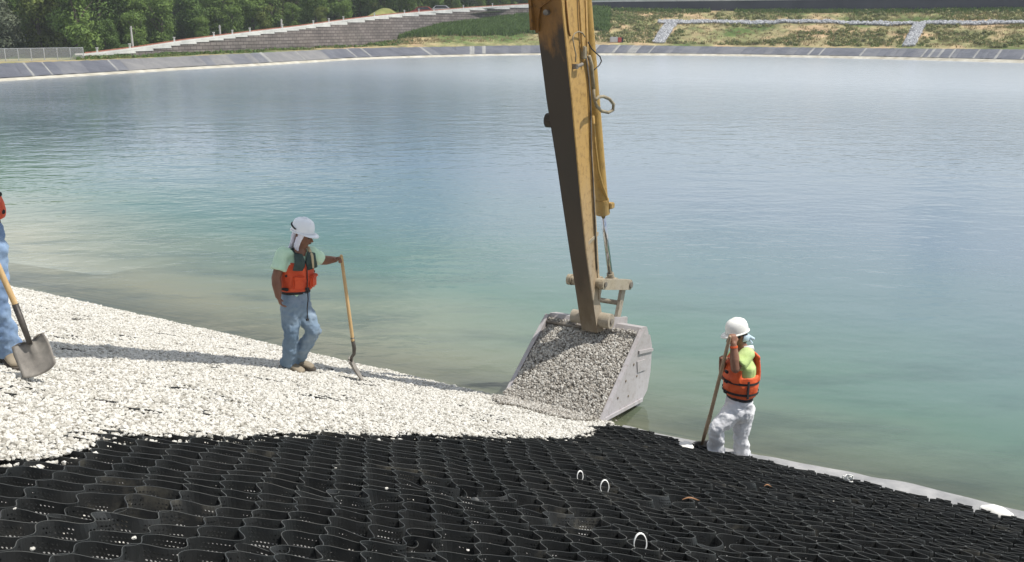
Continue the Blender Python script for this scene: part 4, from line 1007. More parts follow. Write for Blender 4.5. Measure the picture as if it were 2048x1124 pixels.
mb = MB(); c = W(-.55, .25, 3.02); 
# bosses and pins at the foot
for nm, (v, z), a0, a1, r_ in [('pin_boss', (.915, 1.0), -.475, -.325, .088), ('pin_boss', (.93, .99), -.83, -.69, .078), ('link_boss', (.80, 1.47), -.47, -.40, .055), ('link_boss', (.82, 1.45), -.80, -.66, .05)]:
    mb = MB(); mb.cyl(W(a0, v, z), W(a1, v, z), r_, 24); bo = build(nm, mb, m_dusty, ex)
    mb = MB(); mb.cyl(W(a1 - .004, v, z), W(a1 + .014, v, z), r_ * .42, 16); build('pin', mb, m_pin, bo)
# guide links, h link, rod and cylinder
RP = (1.50, 1.30); BP_ = (1.34, .90)
def link(mb, p, q, a0, a1, w0, w1):
    P = Vector((p[0], p[1])); Q = Vector((q[0], q[1])); d = (Q - P).normalized(); n = Vector((-d.y, d.x)); pts = []
    for k in range(9): a = math.pi / 2 + math.pi * k / 8; pts.append(P + (d * math.cos(a) + n * math.sin(a)) * w0)
    for k in range(9): a = -math.pi / 2 + math.pi * k / 8; pts.append(Q + (d * math.cos(a) + n * math.sin(a)) * w1)
    mb.prism([W(a0, t.x, t.y) for t in pts], AS * (a1 - a0))
for a0, a1 in ((-.415, -.36), (-.83, -.785)):
    mb = MB(); link(mb, (.80, 1.46), RP, a0, a1, .062, .062); g = build('guide_link', mb, m_dusty, ex)
    mb = MB(); mb.cyl(W(a1 - .003, *RP), W(a1 + .018, *RP), .038, 16); mb.cyl(W(a1 - .003, .80, 1.46), W(a1 + .016, .80, 1.46), .030, 16); build('pin', mb, m_pin, g)
mb = MB(); mb.cyl(W(-.83, *RP), W(-.36, *RP), .034, 16); build('link_pin', mb, m_dusty, ex)
hl = None
mb = MB()
for a0, a1 in ((-.47, -.43), (-.78, -.74)): link(mb, RP, BP_, a0, a1, .052, .048)
mp_ = ((RP[0] + BP_[0]) / 2, (RP[1] + BP_[1]) / 2 - .02); mb.cyl(W(-.78, *mp_), W(-.43, *mp_), .030, 14); build('tipping_link', mb, m_dusty, ex)
CA, CB = (.62, 4.75), (1.215, 2.20)
mb = MB(); A_, B_ = W(-.61, *CA), W(-.61, *CB); mb.tube([A_, B_], .072, 24); d = (B_ - A_).normalized(); mb.tube([B_ - d * .16, B_ + d * .02], .083, 24); cyl_o = build('cylinder_barrel', mb, m_cyl, ex, smooth=False)
mb = MB(); mb.tube([B_, W(-.61, 1.47, 1.38)], .030, 18); build('cylinder_rod', mb, m_chrome, ex, smooth=True)
mb = MB(); mb.tube([W(-.61, 1.455, 1.42), W(-.61, 1.50, 1.30)], [.042, .05], 14); mb.cyl(W(-.68, *RP), W(-.54, *RP), .062, 18); build('rod_eye', mb, m_dusty, ex)
mb = MB(); c = B_ - d * .08 + AS * .075 - AU * .06; mb.box(c, .07, .10, .07, AX, bev=.01); build('port_block', mb, m_cyl, ex)
# steel line along the cylinder down to the port
pts = [X(1186, 232, -.52), X(1190, 290, -.52), X(1196, 340, -.53), X(1204, 370, -.54), X(1213, 395, -.54), X(1217, 412, -.54)]
mb = MB(); mb.tube(pts, .016, 8); build('oil_pipe', mb, m_cyl, ex, smooth=True)
mb = MB(); mb.tube([X(1170, 96, -.43), X(1177, 150, -.44), X(1181, 200, -.44), X(1183, 300, -.44), X(1188, 400, -.44), X(1194, 540, -.45)], .009, 8); build('oil_pipe', mb, m_pin, ex, smooth=True)
mb = MB(); mb.tube([X(1158, -30, -.44), X(1160, 30, -.44), X(1163, 80, -.44), X(1167, 130, -.44)], .011, 8); build('oil_pipe', mb, m_yel, ex, smooth=True)
mb = MB(); mb.tube([X(1129, -30, -.45), X(1133, 20, -.44), X(1137, 60, -.44), X(1140, 72, -.44)], .009, 8); build('oil_pipe', mb, m_grime, ex, smooth=True)
mb = MB(); mb.tube([X(1178, 112, -.42), X(1183, 130, -.42), X(1185, 155, -.43), X(1187, 178, -.43)], .020, 8); build('hose', mb, m_hose, ex, smooth=True)
mb = MB(); cyc = [(1187, 176), (1188, 196), (1193, 212), (1203, 222), (1217, 225), (1226, 220), (1227, 208), (1219, 198), (1207, 193), (1197, 194), (1192, 199)]
mb.tube([X(x, y, -.43 + .012 * i) for i, (x, y) in enumerate(cyc)], .0175, 10); build('looped_hose', mb, m_hose, ex, smooth=True)
mb = MB(); mb.tube([X(x, y, -.42) for x, y in [(1176, 84), (1183, 97), (1192, 106), (1200, 113), (1203, 122), (1199, 130), (1192, 136), (1187, 141)]], .007, 6); build('cable', mb, m_rub, ex, smooth=True)
mb = MB(); mb.tube([X(x, y, -.425) for x, y in [(1151, 124), (1152, 110), (1148, 92), (1145, 76), (1149, 67), (1157, 63), (1165, 66), (1170, 74)]], .007, 6); build('cable', mb, m_hose, ex, smooth=True)
mb = MB(); c = X(1150, 133, -.43); mb.box(c, .06, .05, .05, AX, bev=.006); mb.cyl(c + AS * .02, c + AS * .02 - AU * .12 + AZ * .02, .018, 10); build('hose_clamp', mb, m_pin, ex)
mb = MB(); mb.box(X(1167, 105, -.44), .05, .07, .13, AX, bev=.01); build('valve_block', mb, m_hose, ex)
# boom from above the frame back to the machine
BV = [(-.05, 4.98), (-.9, 5.55), (-2.0, 6.02), (-3.4, 6.28), (-4.9, 6.05), (-6.4, 5.2), (-7.9, 3.9)]
hh = [.22, .30, .36, .40, .38, .34, .28]
mb = MB(); vs = []
for i, (v, z) in enumerate(BV):
    a, b_ = BV[max(i - 1, 0)], BV[min(i + 1, len(BV) - 1)]; d = Vector((b_[0] - a[0], b_[1] - a[1])).normalized(); n = Vector((-d.y, d.x)) * (-hh[i])
    vs += [W(-.82, v + n.x, z + n.y), W(-.40, v + n.x, z + n.y), W(-.40, v - n.x, z - n.y), W(-.82, v - n.x, z - n.y)]
fs = []
for i in range(len(BV) - 1):
    a = 4 * i; c = a + 4
    for k in range(4): fs.append((a + k, a + (k + 1) % 4, c + (k + 1) % 4, c + k))
fs += [(0, 1, 2, 3), (4 * len(BV) - 1, 4 * len(BV) - 2, 4 * len(BV) - 3, 4 * len(BV) - 4)]
mb.add(vs, fs); build('boom', mb, m_yel, ex)
# bucket
bk = None
LIP, TOP, BR, BR2, RR2, RR1 = (0, .15), (1.08, .86), (1.08, .035), (1.24, .12), (1.32, .34), (1.34, .64)
prof = [LIP, BR, BR2, RR2, RR1, (1.27, .80), TOP]
mb = MB(); n = len(prof)
inn = [(0.02, .185), (1.06, .075), (1.21, .15), (1.285, .35), (1.30, .63), (1.235, .77), (1.06, .82)]
vs = [W(-1.22, *p) for p in prof] + [W(-.02, *p) for p in prof] + [W(-1.22, *p) for p in inn] + [W(-.02, *p) for p in inn]
fs = []
for i in range(n - 1):
    fs.append((i, i + 1, n + i + 1, n + i)); fs.append((2 * n + i, 3 * n + i, 3 * n + i + 1, 2 * n + i + 1))
fs += [(0, n, 3 * n, 2 * n), (n - 1, 3 * n - 1, 4 * n - 1, 2 * n - 1)]
mb.add(vs, fs); bk = build('bucket', mb, [m_bkt], ex)
side = [LIP, BR, BR2, RR2, RR1, (1.27, .80), TOP, (.98, .82)]
for a0, a1 in ((-1.25, -1.22), (-.02, .012)):
    mb = MB(); mb.prism([W(a0, *p) for p in side], AS * (a1 - a0)); build('side_plate', mb, m_bkt, bk)
for a0, a1 in ((-1.265, -1.215), (-.028, .026)):                         # raised rim down the opening edge
    mb = MB(); mb.prism([W(a0, *p) for p in [(-.03, .13), (.05, .165), (1.02, .83), (1.10, .90), (1.05, .92), (.96, .86)]], AS * (a1 - a0)); build('side_rim', mb, m_bkt, bk)
mb = MB(); mb.prism([W(.012, *p) for p in [(.02, .145), (1.08, .035), (1.09, .075), (.04, .18)]], AS * .016); build('side_cutter', mb, m_bkt, bk)
mb = MB(); mb.prism([W(.012, *p) for p in [(.93, .70), (1.33, .62), (1.33, .585), (.93, .66)]], AS * .02); build('wear_bar', mb, m_bkt, bk)
mb = MB(); mb.prism([W(-1.22, *p) for p in [(-.09, .135), (.10, .125), (.10, .165), (-.07, .175)]], AS * 1.2); build('cutting_edge', mb, m_bkt, bk)
def oP(px, py, r_=.008): return X(px, py, .012)
mb = MB(); c = [X(1273, 723, .012), X(1290, 718, .012), X(1290, 739, .012), X(1274, 745, .012)]; mb.prism(c, AS * .012); pd_ = build('wear_pad', mb, m_bkt, bk)
for x, y in [(1267, 729), (1273, 752), (1251, 762), (1256, 792), (1235, 796)]:
    mb = MB(); c = X(x, y, .010); mb.cyl(c, c + AS * .009, .014, 10); build('bolt_hole', mb, m_blk, bk)
# top box and ears
mb = MB(); mb.prism([W(-1.22, *p) for p in [(1.02, .84), (1.08, .93), (1.24, .90), (1.30, .80), (1.2, .78)]], AS * 1.2); build('torque_tube', mb, m_bkt, bk)
mb = MB(); mb.cyl(W(-1.22, .99, .845), W(-.62, .99, .845), .022, 10); build('stiffener_bar', mb, m_pin, bk)
for a0 in (-.865, -.375, -.60, -.52):
    mb = MB(); poly = [(1.02, .84), (.96, .90), (.95, .97), (1.0, 1.02), (1.06, 1.01), (1.30, .95), (1.40, .93), (1.40, .84), (1.3, .80)] if a0 in (-.865, -.375) else [(1.2, .84), (1.28, .95), (1.40, .93), (1.40, .84), (1.3, .80)]
    mb.prism([W(a0, *p) for p in poly], AS * .035); build('lug', mb, m_bkt, bk)
# gravel heaped in the bucket
m_gray_st = stone_mat('dusty_brown_gravel', (0.22, 0.195, 0.165), (0.47, 0.43, 0.37), (0.76, 0.73, 0.66))
def gsurf(a, t):
    u = (a + 1.22) / 1.2
    v = -0.06 + 1.12 * t; z = .15 + .70 * t ** 1.0 + .075 * math.sin(math.pi * min(max(t, 0), 1)) * math.sin(math.pi * min(max(u, 0), 1)) ** .6
    if t < .12: z -= (0.12 - t) * .55
    p = W(a, v, z); p.z += .012 * noise.noise(p * 5) ; return p
rws = [[gsurf(-1.21 + 1.18 * i / 30, t / 26 * 1.02 - .0) - AZ * .018 for i in range(31)] for t in range(27)]
V = [tuple(p) for r_ in rws for p in r_]; F = [(i * 31 + j, i * 31 + j + 1, (i + 1) * 31 + j + 1, (i + 1) * 31 + j) for i in range(26) for j in range(30)]
tag(build('gravel_core', (V, F), mat('brown_fines', (0.17, 0.15, 0.12), (0.28, 0.25, 0.205), scale=30, rough=.95), smooth=True, fix=False), 'packed brown fines under the stones in the excavator bucket', 'gravel', kind='stuff')
P = []; S = []; T = []
for i in range(9000):
    a = random.uniform(-1.205, -.04); t = random.uniform(0, 1.0); p = gsurf(a, t)
    P.append(tuple(p + AZ * random.uniform(-.012, .010))); S.append(random.choice((.022, .028, .034, .040)) * random.uniform(.85, 1.1)); T.append(tuple(random.uniform(0, 6.28) for _ in range(3)))
for i in range(900):                                       # loose stones on the top edge of the bucket
    a = random.uniform(-1.2, -.05); v = random.uniform(.98, 1.12)
    if -.9 < a < -.35 and random.random() < .8: continue
    P.append(tuple(W(a, v, .88 + random.uniform(-.02, .01)))); S.append(random.uniform(.018, .03)); T.append((1, 2, random.uniform(0, 6)))
tag(scatter('bucket_gravel', P, S, T, svar, m_gray_st), 'greyish brown gravel heaped in the tilted excavator bucket', 'gravel', kind='stuff')
# stones sliding off the lip onto the ground, and a few still falling
P = []; S = []; T = []
for i in range(6500):
    a = random.uniform(-1.2, -.02); d_ = random.random() ** 1.15 * (.74 if a > -.85 else .74 + (a + .85) * 1.3) - .12; 
    lip = W(a, -.04, 0); q = lip + AU * d_ + AS * random.uniform(-.05, .03)
    if shore_p(q.x, q.y) < .05: pass
    gz = gravel_z(q.x, q.y) if in_gravel(q.x, q.y) > 0 else bank_z(q.x, q.y) + .02
    slope_z = .175 - d_ * (.50 if d_ > 0 else .66)
    q.z = max(gz + .008, slope_z + .015 * noise.noise(q * 4)) + random.uniform(-.01, .012)
    q.z += .02
    if d_ > .38 and random.random() < .5: continue
    P.append(tuple(q)); S.append(random.choice((.022, .028, .034)) * random.uniform(.85, 1.15)); T.append(tuple(random.uniform(0, 6.28) for _ in range(3)))
tag(scatter('spilled_gravel', P, S, T, svar, m_gray_st), 'greyish gravel spilling over the bucket lip onto the white stones', 'gravel', kind='stuff')
P = []; S = []; T = []
for i in range(130):
    x = random.gauss(1212, 20); y = random.gauss(866, 10); q = X(x, y, random.uniform(-.25, .05)); gz = bank_z(q.x, q.y) + .108
    if q.z < gz: q.z = gz + random.uniform(0, .03)
    P.append(tuple(q)); S.append(random.uniform(.012, .028)); T.append(tuple(random.uniform(0, 6.28) for _ in range(3)))
tag(scatter('falling_gravel', P, S, T, svar, m_gray_st), 'loose stones falling from the right corner of the bucket lip onto black cells', 'gravel', kind='stuff')
# ------------------------------------------------------------------ people
def J(px, py, r_): return at_r(px, py, r_)
SK = mat('weathered_brown_skin', (0.16, 0.070, 0.040), (0.22, 0.105, 0.062), scale=5, rough=.55)
SK2 = mat('tanned_skin', (0.20, 0.095, 0.055), (0.27, 0.135, 0.085), scale=5, rough=.55)
M_HAT = mat('white_hard_hat_plastic', (0.82, 0.84, 0.86), (0.86, 0.87, 0.88), scale=3, rough=.28, spec=.5)
M_HAT2 = mat('ivory_hard_hat_plastic', (0.78, 0.76, 0.70), (0.82, 0.80, 0.74), scale=3, rough=.3, spec=.5)
M_BLACK = mat('black_webbing', (0.015, 0.015, 0.016), (0.03, 0.03, 0.03), scale=20, rough=.8)
M_ORANGE = mat('red_orange_nylon', (0.50, 0.052, 0.014), (0.66, 0.085, 0.020), scale=7, rough=.62, bump=.5, bscale=14, bdist=.02)
M_ORANGE2 = mat('bright_orange_nylon', (0.62, 0.085, 0.020), (0.76, 0.125, 0.030), scale=7, rough=.6, bump=.5, bscale=14, bdist=.02)
M_SHIRT = mat('pale_mint_cotton', (0.46, 0.66, 0.47), (0.58, 0.76, 0.58), scale=6, rough=.9, bump=.5, bscale=12, bdist=.02)
M_LIME = mat('lime_cotton', (0.40, 0.52, 0.17), (0.54, 0.66, 0.28), scale=6, rough=.9, bump=.5, bscale=12, bdist=.02)
M_JEAN = mat('faded_blue_denim', (0.125, 0.185, 0.255), (0.27, 0.33, 0.39), scale=3.0, rough=.92, bump=.6, bscale=11, bdist=.02, c3=(0.18, 0.245, 0.315))
M_JEAN2 = mat('bright_blue_denim', (0.10, 0.17, 0.32), (0.27, 0.37, 0.50), scale=3.0, rough=.92, bump=.6, bscale=11, bdist=.02)
M_WHITEP = mat('white_work_trousers_cloth', (0.58, 0.58, 0.60), (0.74, 0.73, 0.72), scale=4, rough=.92, bump=.8, bscale=9, bdist=.03)
M_BOOT = mat('sandy_leather', (0.19, 0.155, 0.11), (0.30, 0.25, 0.18), scale=8, rough=.8)
M_SOLE = mat('dark_rubber_sole', (0.06, 0.05, 0.04), (0.10, 0.085, 0.07), scale=8, rough=.8)
M_CLOTH = mat('white_neck_cloth', (0.66, 0.64, 0.74), (0.76, 0.74, 0.80), scale=4, rough=.9, bump=.5, bscale=14, bdist=.02)
M_GREEN = mat('dark_green_mesh_cloth', (0.030, 0.052, 0.048), (0.05, 0.078, 0.068), scale=20, rough=.85)
M_HAIR = mat('black_hair', (0.010, 0.009, 0.008), (0.02, 0.017, 0.014), scale=30, rough=.6)
def frame(f, up=Vector((0, 0, 1))):
    f = Vector(f).normalized(); s = up.cross(f); s.normalize(); u = f.cross(s); return f, s, u      # forward, left, up
def head_shapes(mb, c, f, s, u, k=1.0):
    c = Vector(c)
    mb.blob([c - u * .03 * k + f * .0 * k, c + u * .045 * k], [(.072 * k, .088 * k), (.074 * k, .094 * k)], 14, side=s)
    mb.blob([c - u * .045 * k + f * .025 * k, c - u * .085 * k + f * .040 * k], [(.056 * k, .052 * k), (.036 * k, .034 * k)], 12, side=s)      # jaw, chin
    mb.blob([c + u * .012 * k + f * .090 * k, c - u * .018 * k + f * .112 * k], [(.011 * k, .012 * k), (.017 * k, .014 * k)], 8, side=s)       # nose
    mb.blob([c + u * .030 * k + f * .082 * k - s * .035 * k, c + u * .030 * k + f * .082 * k + s * .035 * k], .012 * k, 8)                     # brow
    mb.blob([c - u * .048 * k + f * .086 * k - s * .018 * k, c - u * .048 * k + f * .086 * k + s * .018 * k], .009 * k, 8)                     # lips
    for q in (-1, 1): mb.blob([c + s * q * .078 * k - u * .018 * k, c + s * q * .084 * k + u * .018 * k - f * .012 * k], [(.008 * k, .016 * k), (.010 * k, .020 * k)], 8, side=s)
def face_parts(c, f, s, u, root, k=1.0):
    for q in (-1, 1):
        mb = MB(); e = Vector(c) + u * .016 * k + f * .088 * k + s * q * .032 * k; mb.blob([e - s * .008, e + s * .008], .008, 8); build('eye', mb, M_HAIR, root)
    mb = MB(); e = Vector(c) - u * .048 * k + f * .0955 * k; mb.blob([e - s * .02, e + s * .02], .003, 6); build('mouth', mb, mat('lip_line', (.07, .02, .015), rough=.6), root)
def helmet(c, f, s, u, m, root, k=1.0, ridge=True):
    """hard hat: shell with a rim, peak, ridge and vent slots"""
    c = Vector(c); V = []; F = []; nseg = 28; rings = []
    for j, (rf, h) in enumerate([(1.0, 0), (1.0, .03), (.985, .06), (.93, .095), (.80, .128), (.58, .150), (.30, .160), (.06, .163)]):
        rings.append([c + f * (math.cos(2 * math.pi * i / nseg) * .128 * rf * k) + s * (math.sin(2 * math.pi * i / nseg) * .107 * rf * k) + u * h * k * .90 for i in range(nseg)])
    mb = MB(); vs = [v for r_ in rings for v in r_]; fs = []
    for j in range(len(rings) - 1):
        for i in range(nseg): fs.append((j * nseg + i, j * nseg + (i + 1) % nseg, (j + 1) * nseg + (i + 1) % nseg, (j + 1) * nseg + i))
    fs.append(tuple((len(rings) - 1) * nseg + i for i in range(nseg))); mb.add(vs, fs); sh = build('hard_hat', mb, m, root, smooth=True)
    mb = MB(); vs = []; fs = []
    for i in range(nseg):
        a = 2 * math.pi * i / nseg; pk = max(0, math.cos(a)) ** 2.2; rim = .012 + .055 * pk; dz = -.012 * pk
        for rr_, z in ((0.0, .004), (rim, -.006 + dz), (rim, -.013 + dz), (0.0, -.008)):
            vs.append(c + f * (math.cos(a) * (.127 + rr_) * k) + s * (math.sin(a) * (.106 + rr_ * .9) * k) + u * z * k)
    for i in range(nseg):
        a = 4 * i; b_ = 4 * ((i + 1) % nseg)
        for q in range(4): fs.append((a + q, a + (q + 1) % 4, b_ + (q + 1) % 4, b_ + q))
    mb.add(vs, fs); build('brim', mb, m, sh, smooth=True)
    mb = MB()
    for q in (-.022, 0, .022):
        mb.tube([c + f * (.110 * math.cos(t)) * k + s * q * k + u * (.152 * math.sin(t) - .003) * k for t in [R(30 + 12 * i) for i in range(11)]], .006 * k, 6)
    build('ridge', mb, m, sh, smooth=True)
    mb = MB()
    for q in (-1, 1):
        for t in (62, 76, 90, 104):
            p = c + f * (.100 * math.cos(R(t))) * k + s * (q * .046) * k + u * (.122 + .006 * math.sin(R(t))) * k; mb.box(p, .018 * k, .006 * k, .006 * k, (f, s, u))
    build('vent_slot', mb, M_BLACK, sh)
    return sh
def hand(mb, wrist, d, palm_n, curl=0.4, k=1.0, thumb_side=1, grip=None):
    """palm with four unequal fingers and a thumb. d: direction of the hand, palm_n: the way the palm faces"""
    d = Vector(d).normalized(); n = Vector(palm_n); n = (n - d * n.dot(d)).normalized(); s = d.cross(n) * thumb_side
    w = Vector(wrist)
    mb.blob([w, w + d * .035 * k, w + d * .075 * k], [(.026 * k, .017 * k), (.038 * k, .018 * k), (.040 * k, .015 * k)], 10, side=s)
    for i, (off, L) in enumerate(((.030, .068), (.011, .078), (-.009, .073), (-.028, .058))):
        b0 = w + d * .070 * k + s * off * k; a = 0; p = b0; pts = [w + d * .05 * k + s * off * .9 * k, b0]; rr_ = [.011 * k, .0105 * k]
        for seg, fr in enumerate((.42, .33, .25)):
            a += curl * (1.0 if seg else .8); p = p + (d * math.cos(a) + n * math.sin(a)) * L * fr * k; pts.append(p); rr_.append((.0095 - .0008 * seg) * k)
        mb.blob(pts, rr_, 8)
    t0 = w + d * .022 * k + s * .028 * k; t1 = t0 + (d * .5 + s * .7 + n * .4).normalized() * .035 * k; t2 = t1 + (d * .8 + s * .15 + n * (.3 + curl * .5)).normalized() * .032 * k
    mb.blob([t0, t1, t2], [.013 * k, .0115 * k, .010 * k], 8)
def boot(ankle, toe_dir, root, k=1.0, sole_z=None):
    a = Vector(ankle); d = Vector(toe_dir); dn = d.normalized(); s = Vector((0, 0, 1)).cross(dn).normalized(); up = dn.cross(s) * 1
    if up.z < 0: up = -up
    mb = MB(); mb.blob([a + up * .08 * k, a - dn * .01 * k, a - up * .035 * k - dn * .02 * k], [.056 * k, .054 * k, .052 * k], 12, side=s)
    mb.blob([a - up * .045 * k - dn * .045 * k, a - up * .045 * k + dn * .05 * k, a - up * .05 * k + dn * .13 * k, a - up * .058 * k + dn * .17 * k], [(.044 * k, .045 * k), (.050 * k, .045 * k), (.056 * k, .034 * k), (.050 * k, .028 * k)], 12, side=s)
    b = organic('boot', mb, M_BOOT, root, .009, 3)
    mb = MB(); out = []
    for fx, w_ in ((-.095, .020), (-.085, .040), (-.04, .046), (.03, .043), (.10, .056), (.165, .054), (.205, .035), (.218, .012)): out.append((fx, w_))
    poly = [a + dn * fx * k + s * w_ * k - up * .098 * k for fx, w_ in out] + [a + dn * fx * k - s * w_ * k - up * .098 * k for fx, w_ in reversed(out)]
    mb.prism(poly, up * .026 * k); build('sole', mb, M_SOLE, b)
    return b
def shovel(label, top, join, neck, blade_dir, blade_n, BW, BL, mh, ms_, mbl, square=True, bend=None, step=True):
    top, join, neck = Vector(top), Vector(join), Vector(neck)
    bd = Vector(blade_dir).normalized(); bn = Vector(blade_n); bn = (bn - bd * bn.dot(bd)).normalized(); bs = bd.cross(bn)
    tip = neck + bd * BL
    t = thing('shovel', tip, label, 'shovel')
    ax = (join - top).normalized(); L = (join - top).length
    mb = MB(); mb.blob([top, top + ax * L * .3, top + ax * L * .7, join], [.0165, .0175, .019, .0185], 12); build('handle', mb, mh, t, smooth=True)
    pts = [join - ax * .03] + ([Vector(b) for b in bend] if bend else []) + [neck + bd * .03]
    rr_ = [.0215] + [.0205 - .002 * i for i in range(len(pts) - 2)] + [.016]
    mb = MB(); mb.tube(pts, rr_, 12); build('socket', mb, ms_, t, smooth=True)
    nu, nv = 12, 12; V = []; 
    for side_ in (0, 1):
        for j in range(nv + 1):
            v = j / nv
            for i in range(nu + 1):
                u = 2 * i / nu - 1
                wd = BW * .5 * ((.92 + .08 * min(1, v * 4)) if square else (.85 + .15 * math.sin(min(v * 2.2, 1) * math.pi / 2)))
                if square:
                    ln = BL * (1 - .10 * abs(u) ** 2.5)
                    wd *= (1 - .10 * max(0, v - .5))
                else:
                    ln = BL; wd *= (1 - max(0, (v - .5) / .5) ** 2.4) ** .62 if v > .5 else 1
                dish = -.030 * (1 - abs(u) ** 2) * (1 - .65 * v) + .010 * abs(u) ** 2
                ridge = .034 * math.exp(-(u / .12) ** 2) * max(0, 1 - v / .62)
                p = neck + bs * (u * wd) + bd * (v * ln) + bn * (dish + ridge + .012 * (v - .5) ** 2 * 4 * .5) + (bn * (-.0018) if side_ else Vector((0, 0, 0)))
                V.append(p)
    F = []; o_ = (nu + 1) * (nv + 1)
    for j in range(nv):
        for i in range(nu):
            a = j * (nu + 1) + i; F.append((a, a + 1, a + nu + 2, a + nu + 1)); F.append((o_ + a, o_ + a + nu + 1, o_ + a + nu + 2, o_ + a + 1))
    for i in range(nu): F.append((i, o_ + i, o_ + i + 1, i + 1)); a = nv * (nu + 1) + i; F.append((a, a + 1, o_ + a + 1, o_ + a))
    for j in range(nv): a = j * (nu + 1); F.append((a, a + nu + 1, o_ + a + nu + 1, o_ + a)); a += nu; F.append((a, o_ + a, o_ + a + nu + 1, a + nu + 1))
    bl = build('blade', (V, F), mbl, t, smooth=True)
    if step:
        for q in (-1, 1):
            mb = MB(); a = neck + bs * (q * .03) - bn * .012; b_ = neck + bs * (q * BW * .46); mb.tube([a, a.lerp(b_, .5) - bd * .006, b_], [(.010, .004)] * 3, 8, side=bn); build('foot_step', mb, mbl, bl)
    return t
m_ash = mat('pale_ash_handle', (0.46, 0.30, 0.13), (0.58, 0.40, 0.20), scale=4, rough=.6, stretch=(8, 8, 1))
m_ash2 = mat('weathered_ash_handle', (0.30, 0.20, 0.12), (0.42, 0.30, 0.19), scale=4, rough=.65)
m_sock = mat('dark_shovel_steel', (0.05, 0.045, 0.04), (0.12, 0.105, 0.09), scale=10, rough=.5, metal=.4)
m_blade = mat('scuffed_blade_steel', (0.17, 0.155, 0.135), (0.42, 0.385, 0.33), scale=5, rough=.6, metal=.1, c3=(.28, .255, .22), bump=.15, bscale=30)

def worker(label, root_p, j, sk, shirt_m, vest_fn, pants_m, hat_m, f_body, f_head, up_head, k=1.0, extras=None, curlL=1.0, curlR=.45, shirt_len=.55, vox=.011, leg_w=1.0):
    t = thing('person', root_p, label, 'person')
    F_, S_, U_ = frame(f_body, (j['neck'] - j['pelvis']).normalized())
    hf, hs, hu = frame(f_head, Vector(up_head))
    c = j['head']
    mb = MB(); head_shapes(mb, c, hf, hs, hu, k)
    mb.blob([j['neck'] - U_ * .02, c - hu * .04], [.058 * k, .054 * k], 12)
    mb.blob([j['pelvis'], j['chest'], j['neck'] - U_ * .06], [(.13, .09), (.15, .10), (.10, .07)], 14, side=S_)
    for q in 'LR':
        mb.blob([j['neck'] - U_ * .07, j['sh' + q], j['el' + q], j['wr' + q]], [.055, .057, .047, .032], 10)
        mb.blob([j['el' + q], j['el' + q].lerp(j['wr' + q], .35), j['wr' + q]], [.046, .050, .032], 10)
        hand(mb, j['wr' + q], j['hd' + q], j['pn' + q], curlL if q == 'L' else curlR, k, j.get('ts' + q, 1))
        mb.blob([j['pelvis'], j['hip' + q], j['kn' + q], j['an' + q]], [.09, .072, .05, .036], 10)
    organic('body', mb, sk, t, .0085, 2)
    face_parts(c, hf, hs, hu, t, k)
    # shirt
    mb = MB(); mb.blob([j['pelvis'] + U_ * .10, j['pelvis'].lerp(j['chest'], .6), j['chest'] + U_ * .04, j['neck'] - U_ * .065], [(.155, .110), (.165, .118), (.175, .120), (.09, .07)], 18, side=S_)
    for q in 'LR':
        e = j['sh' + q].lerp(j['el' + q], shirt_len * 1.25); mb.blob([j['neck'] - U_ * .075 + (j['sh' + q] - j['neck']) * .2, j['sh' + q]], [.06, .075], 12)
        dn = (j['el' + q] - j['sh' + q]).normalized(); mb.tube([j['sh' + q] - dn * .02, j['sh' + q] + dn * .05, e], [.074, .075, .082], 14)
    organic('shirt', mb, shirt_m, t, .011, 3, .012, .10)
    # trousers
    mb = MB(); mb.blob([j['pelvis'] + U_ * .12, j['pelvis'], j['pelvis'] - U_ * .06], [(.155, .112), (.172, .125), (.16, .12)], 16, side=S_)
    for q in 'LR':
        h, n_, a = j['hip' + q], j['kn' + q], j['an' + q]
        mb.blob([h + U_ * .02, h.lerp(n_, .45), n_], [.105 * leg_w, .092 * leg_w, .074 * leg_w], 14)
        fl = j.get('flare', 1.0)
        mb.tube([n_, n_.lerp(a, .4), n_.lerp(a, .82), a + (a - n_).normalized() * .035], [.073 * leg_w, .076 * leg_w, .074 * fl, .082 * fl], 14)
        mb.blob([n_], [.074 * leg_w], 10)
    organic('trousers', mb, pants_m, t, vox, 3, .042, .075)
    mb = MB(); bp_ = j['pelvis'] + U_ * .115; mb.tube([bp_ - U_ * .018, bp_ + U_ * .018], [(.164, .119)] * 2, 28, side=S_); build('belt', mb, M_BLACK, t, smooth=False)
    for q in 'LR': boot(j['an' + q], j['toe' + q], t, k)
    helmet(c + hu * .056 * k - hf * .012, hf, hs, hu, hat_m, t, k * .93)
    vest_fn(t, j, F_, S_, U_, hf, hs, hu)
    return t

# --- the man leaning on his shovel in mid picture
G = at_bank(592, 744, .1); R0 = G.y
foot_z = 0.1
def gz_(p): return (gravel_z(p.x, p.y))
jm = {}
R1 = R0
jm['head'] = J(605.5, 473, R1); jm['neck'] = J(598, 494, R1); jm['chest'] = J(594, 530, R1); jm['pelvis'] = J(592, 603, R1)
jm['shR'] = J(566, 507, R1 - .10); jm['shL'] = J(623, 507, R1 + .10)
jm['elR'] = J(552, 556, R1 - .20); jm['wrR'] = J(556.5, 592, R1 - .26); jm['hdR'] = J(564, 618, R1 - .28) - jm['wrR']; jm['pnR'] = Vector((1, .3, 0)); jm['tsR'] = -1
TS = at_bank(726, 762, .1); RS = TS.y
jm['elL'] = J(643, 521, R1 + .28); jm['wrL'] = J(670, 519, R1 + .34); jm['hdL'] = J(684, 515, R1 + .30) - jm['wrL']; jm['pnL'] = Vector((.15, -.6, -.9)); jm['tsL'] = -1
jm['hipR'] = J(580, 618, R1 - .06); jm['hipL'] = J(604, 618, R1 + .05)
jm['knR'] = J(583, 672, R1 - .08); jm['anR'] = J(577, 722, R1 + .02)
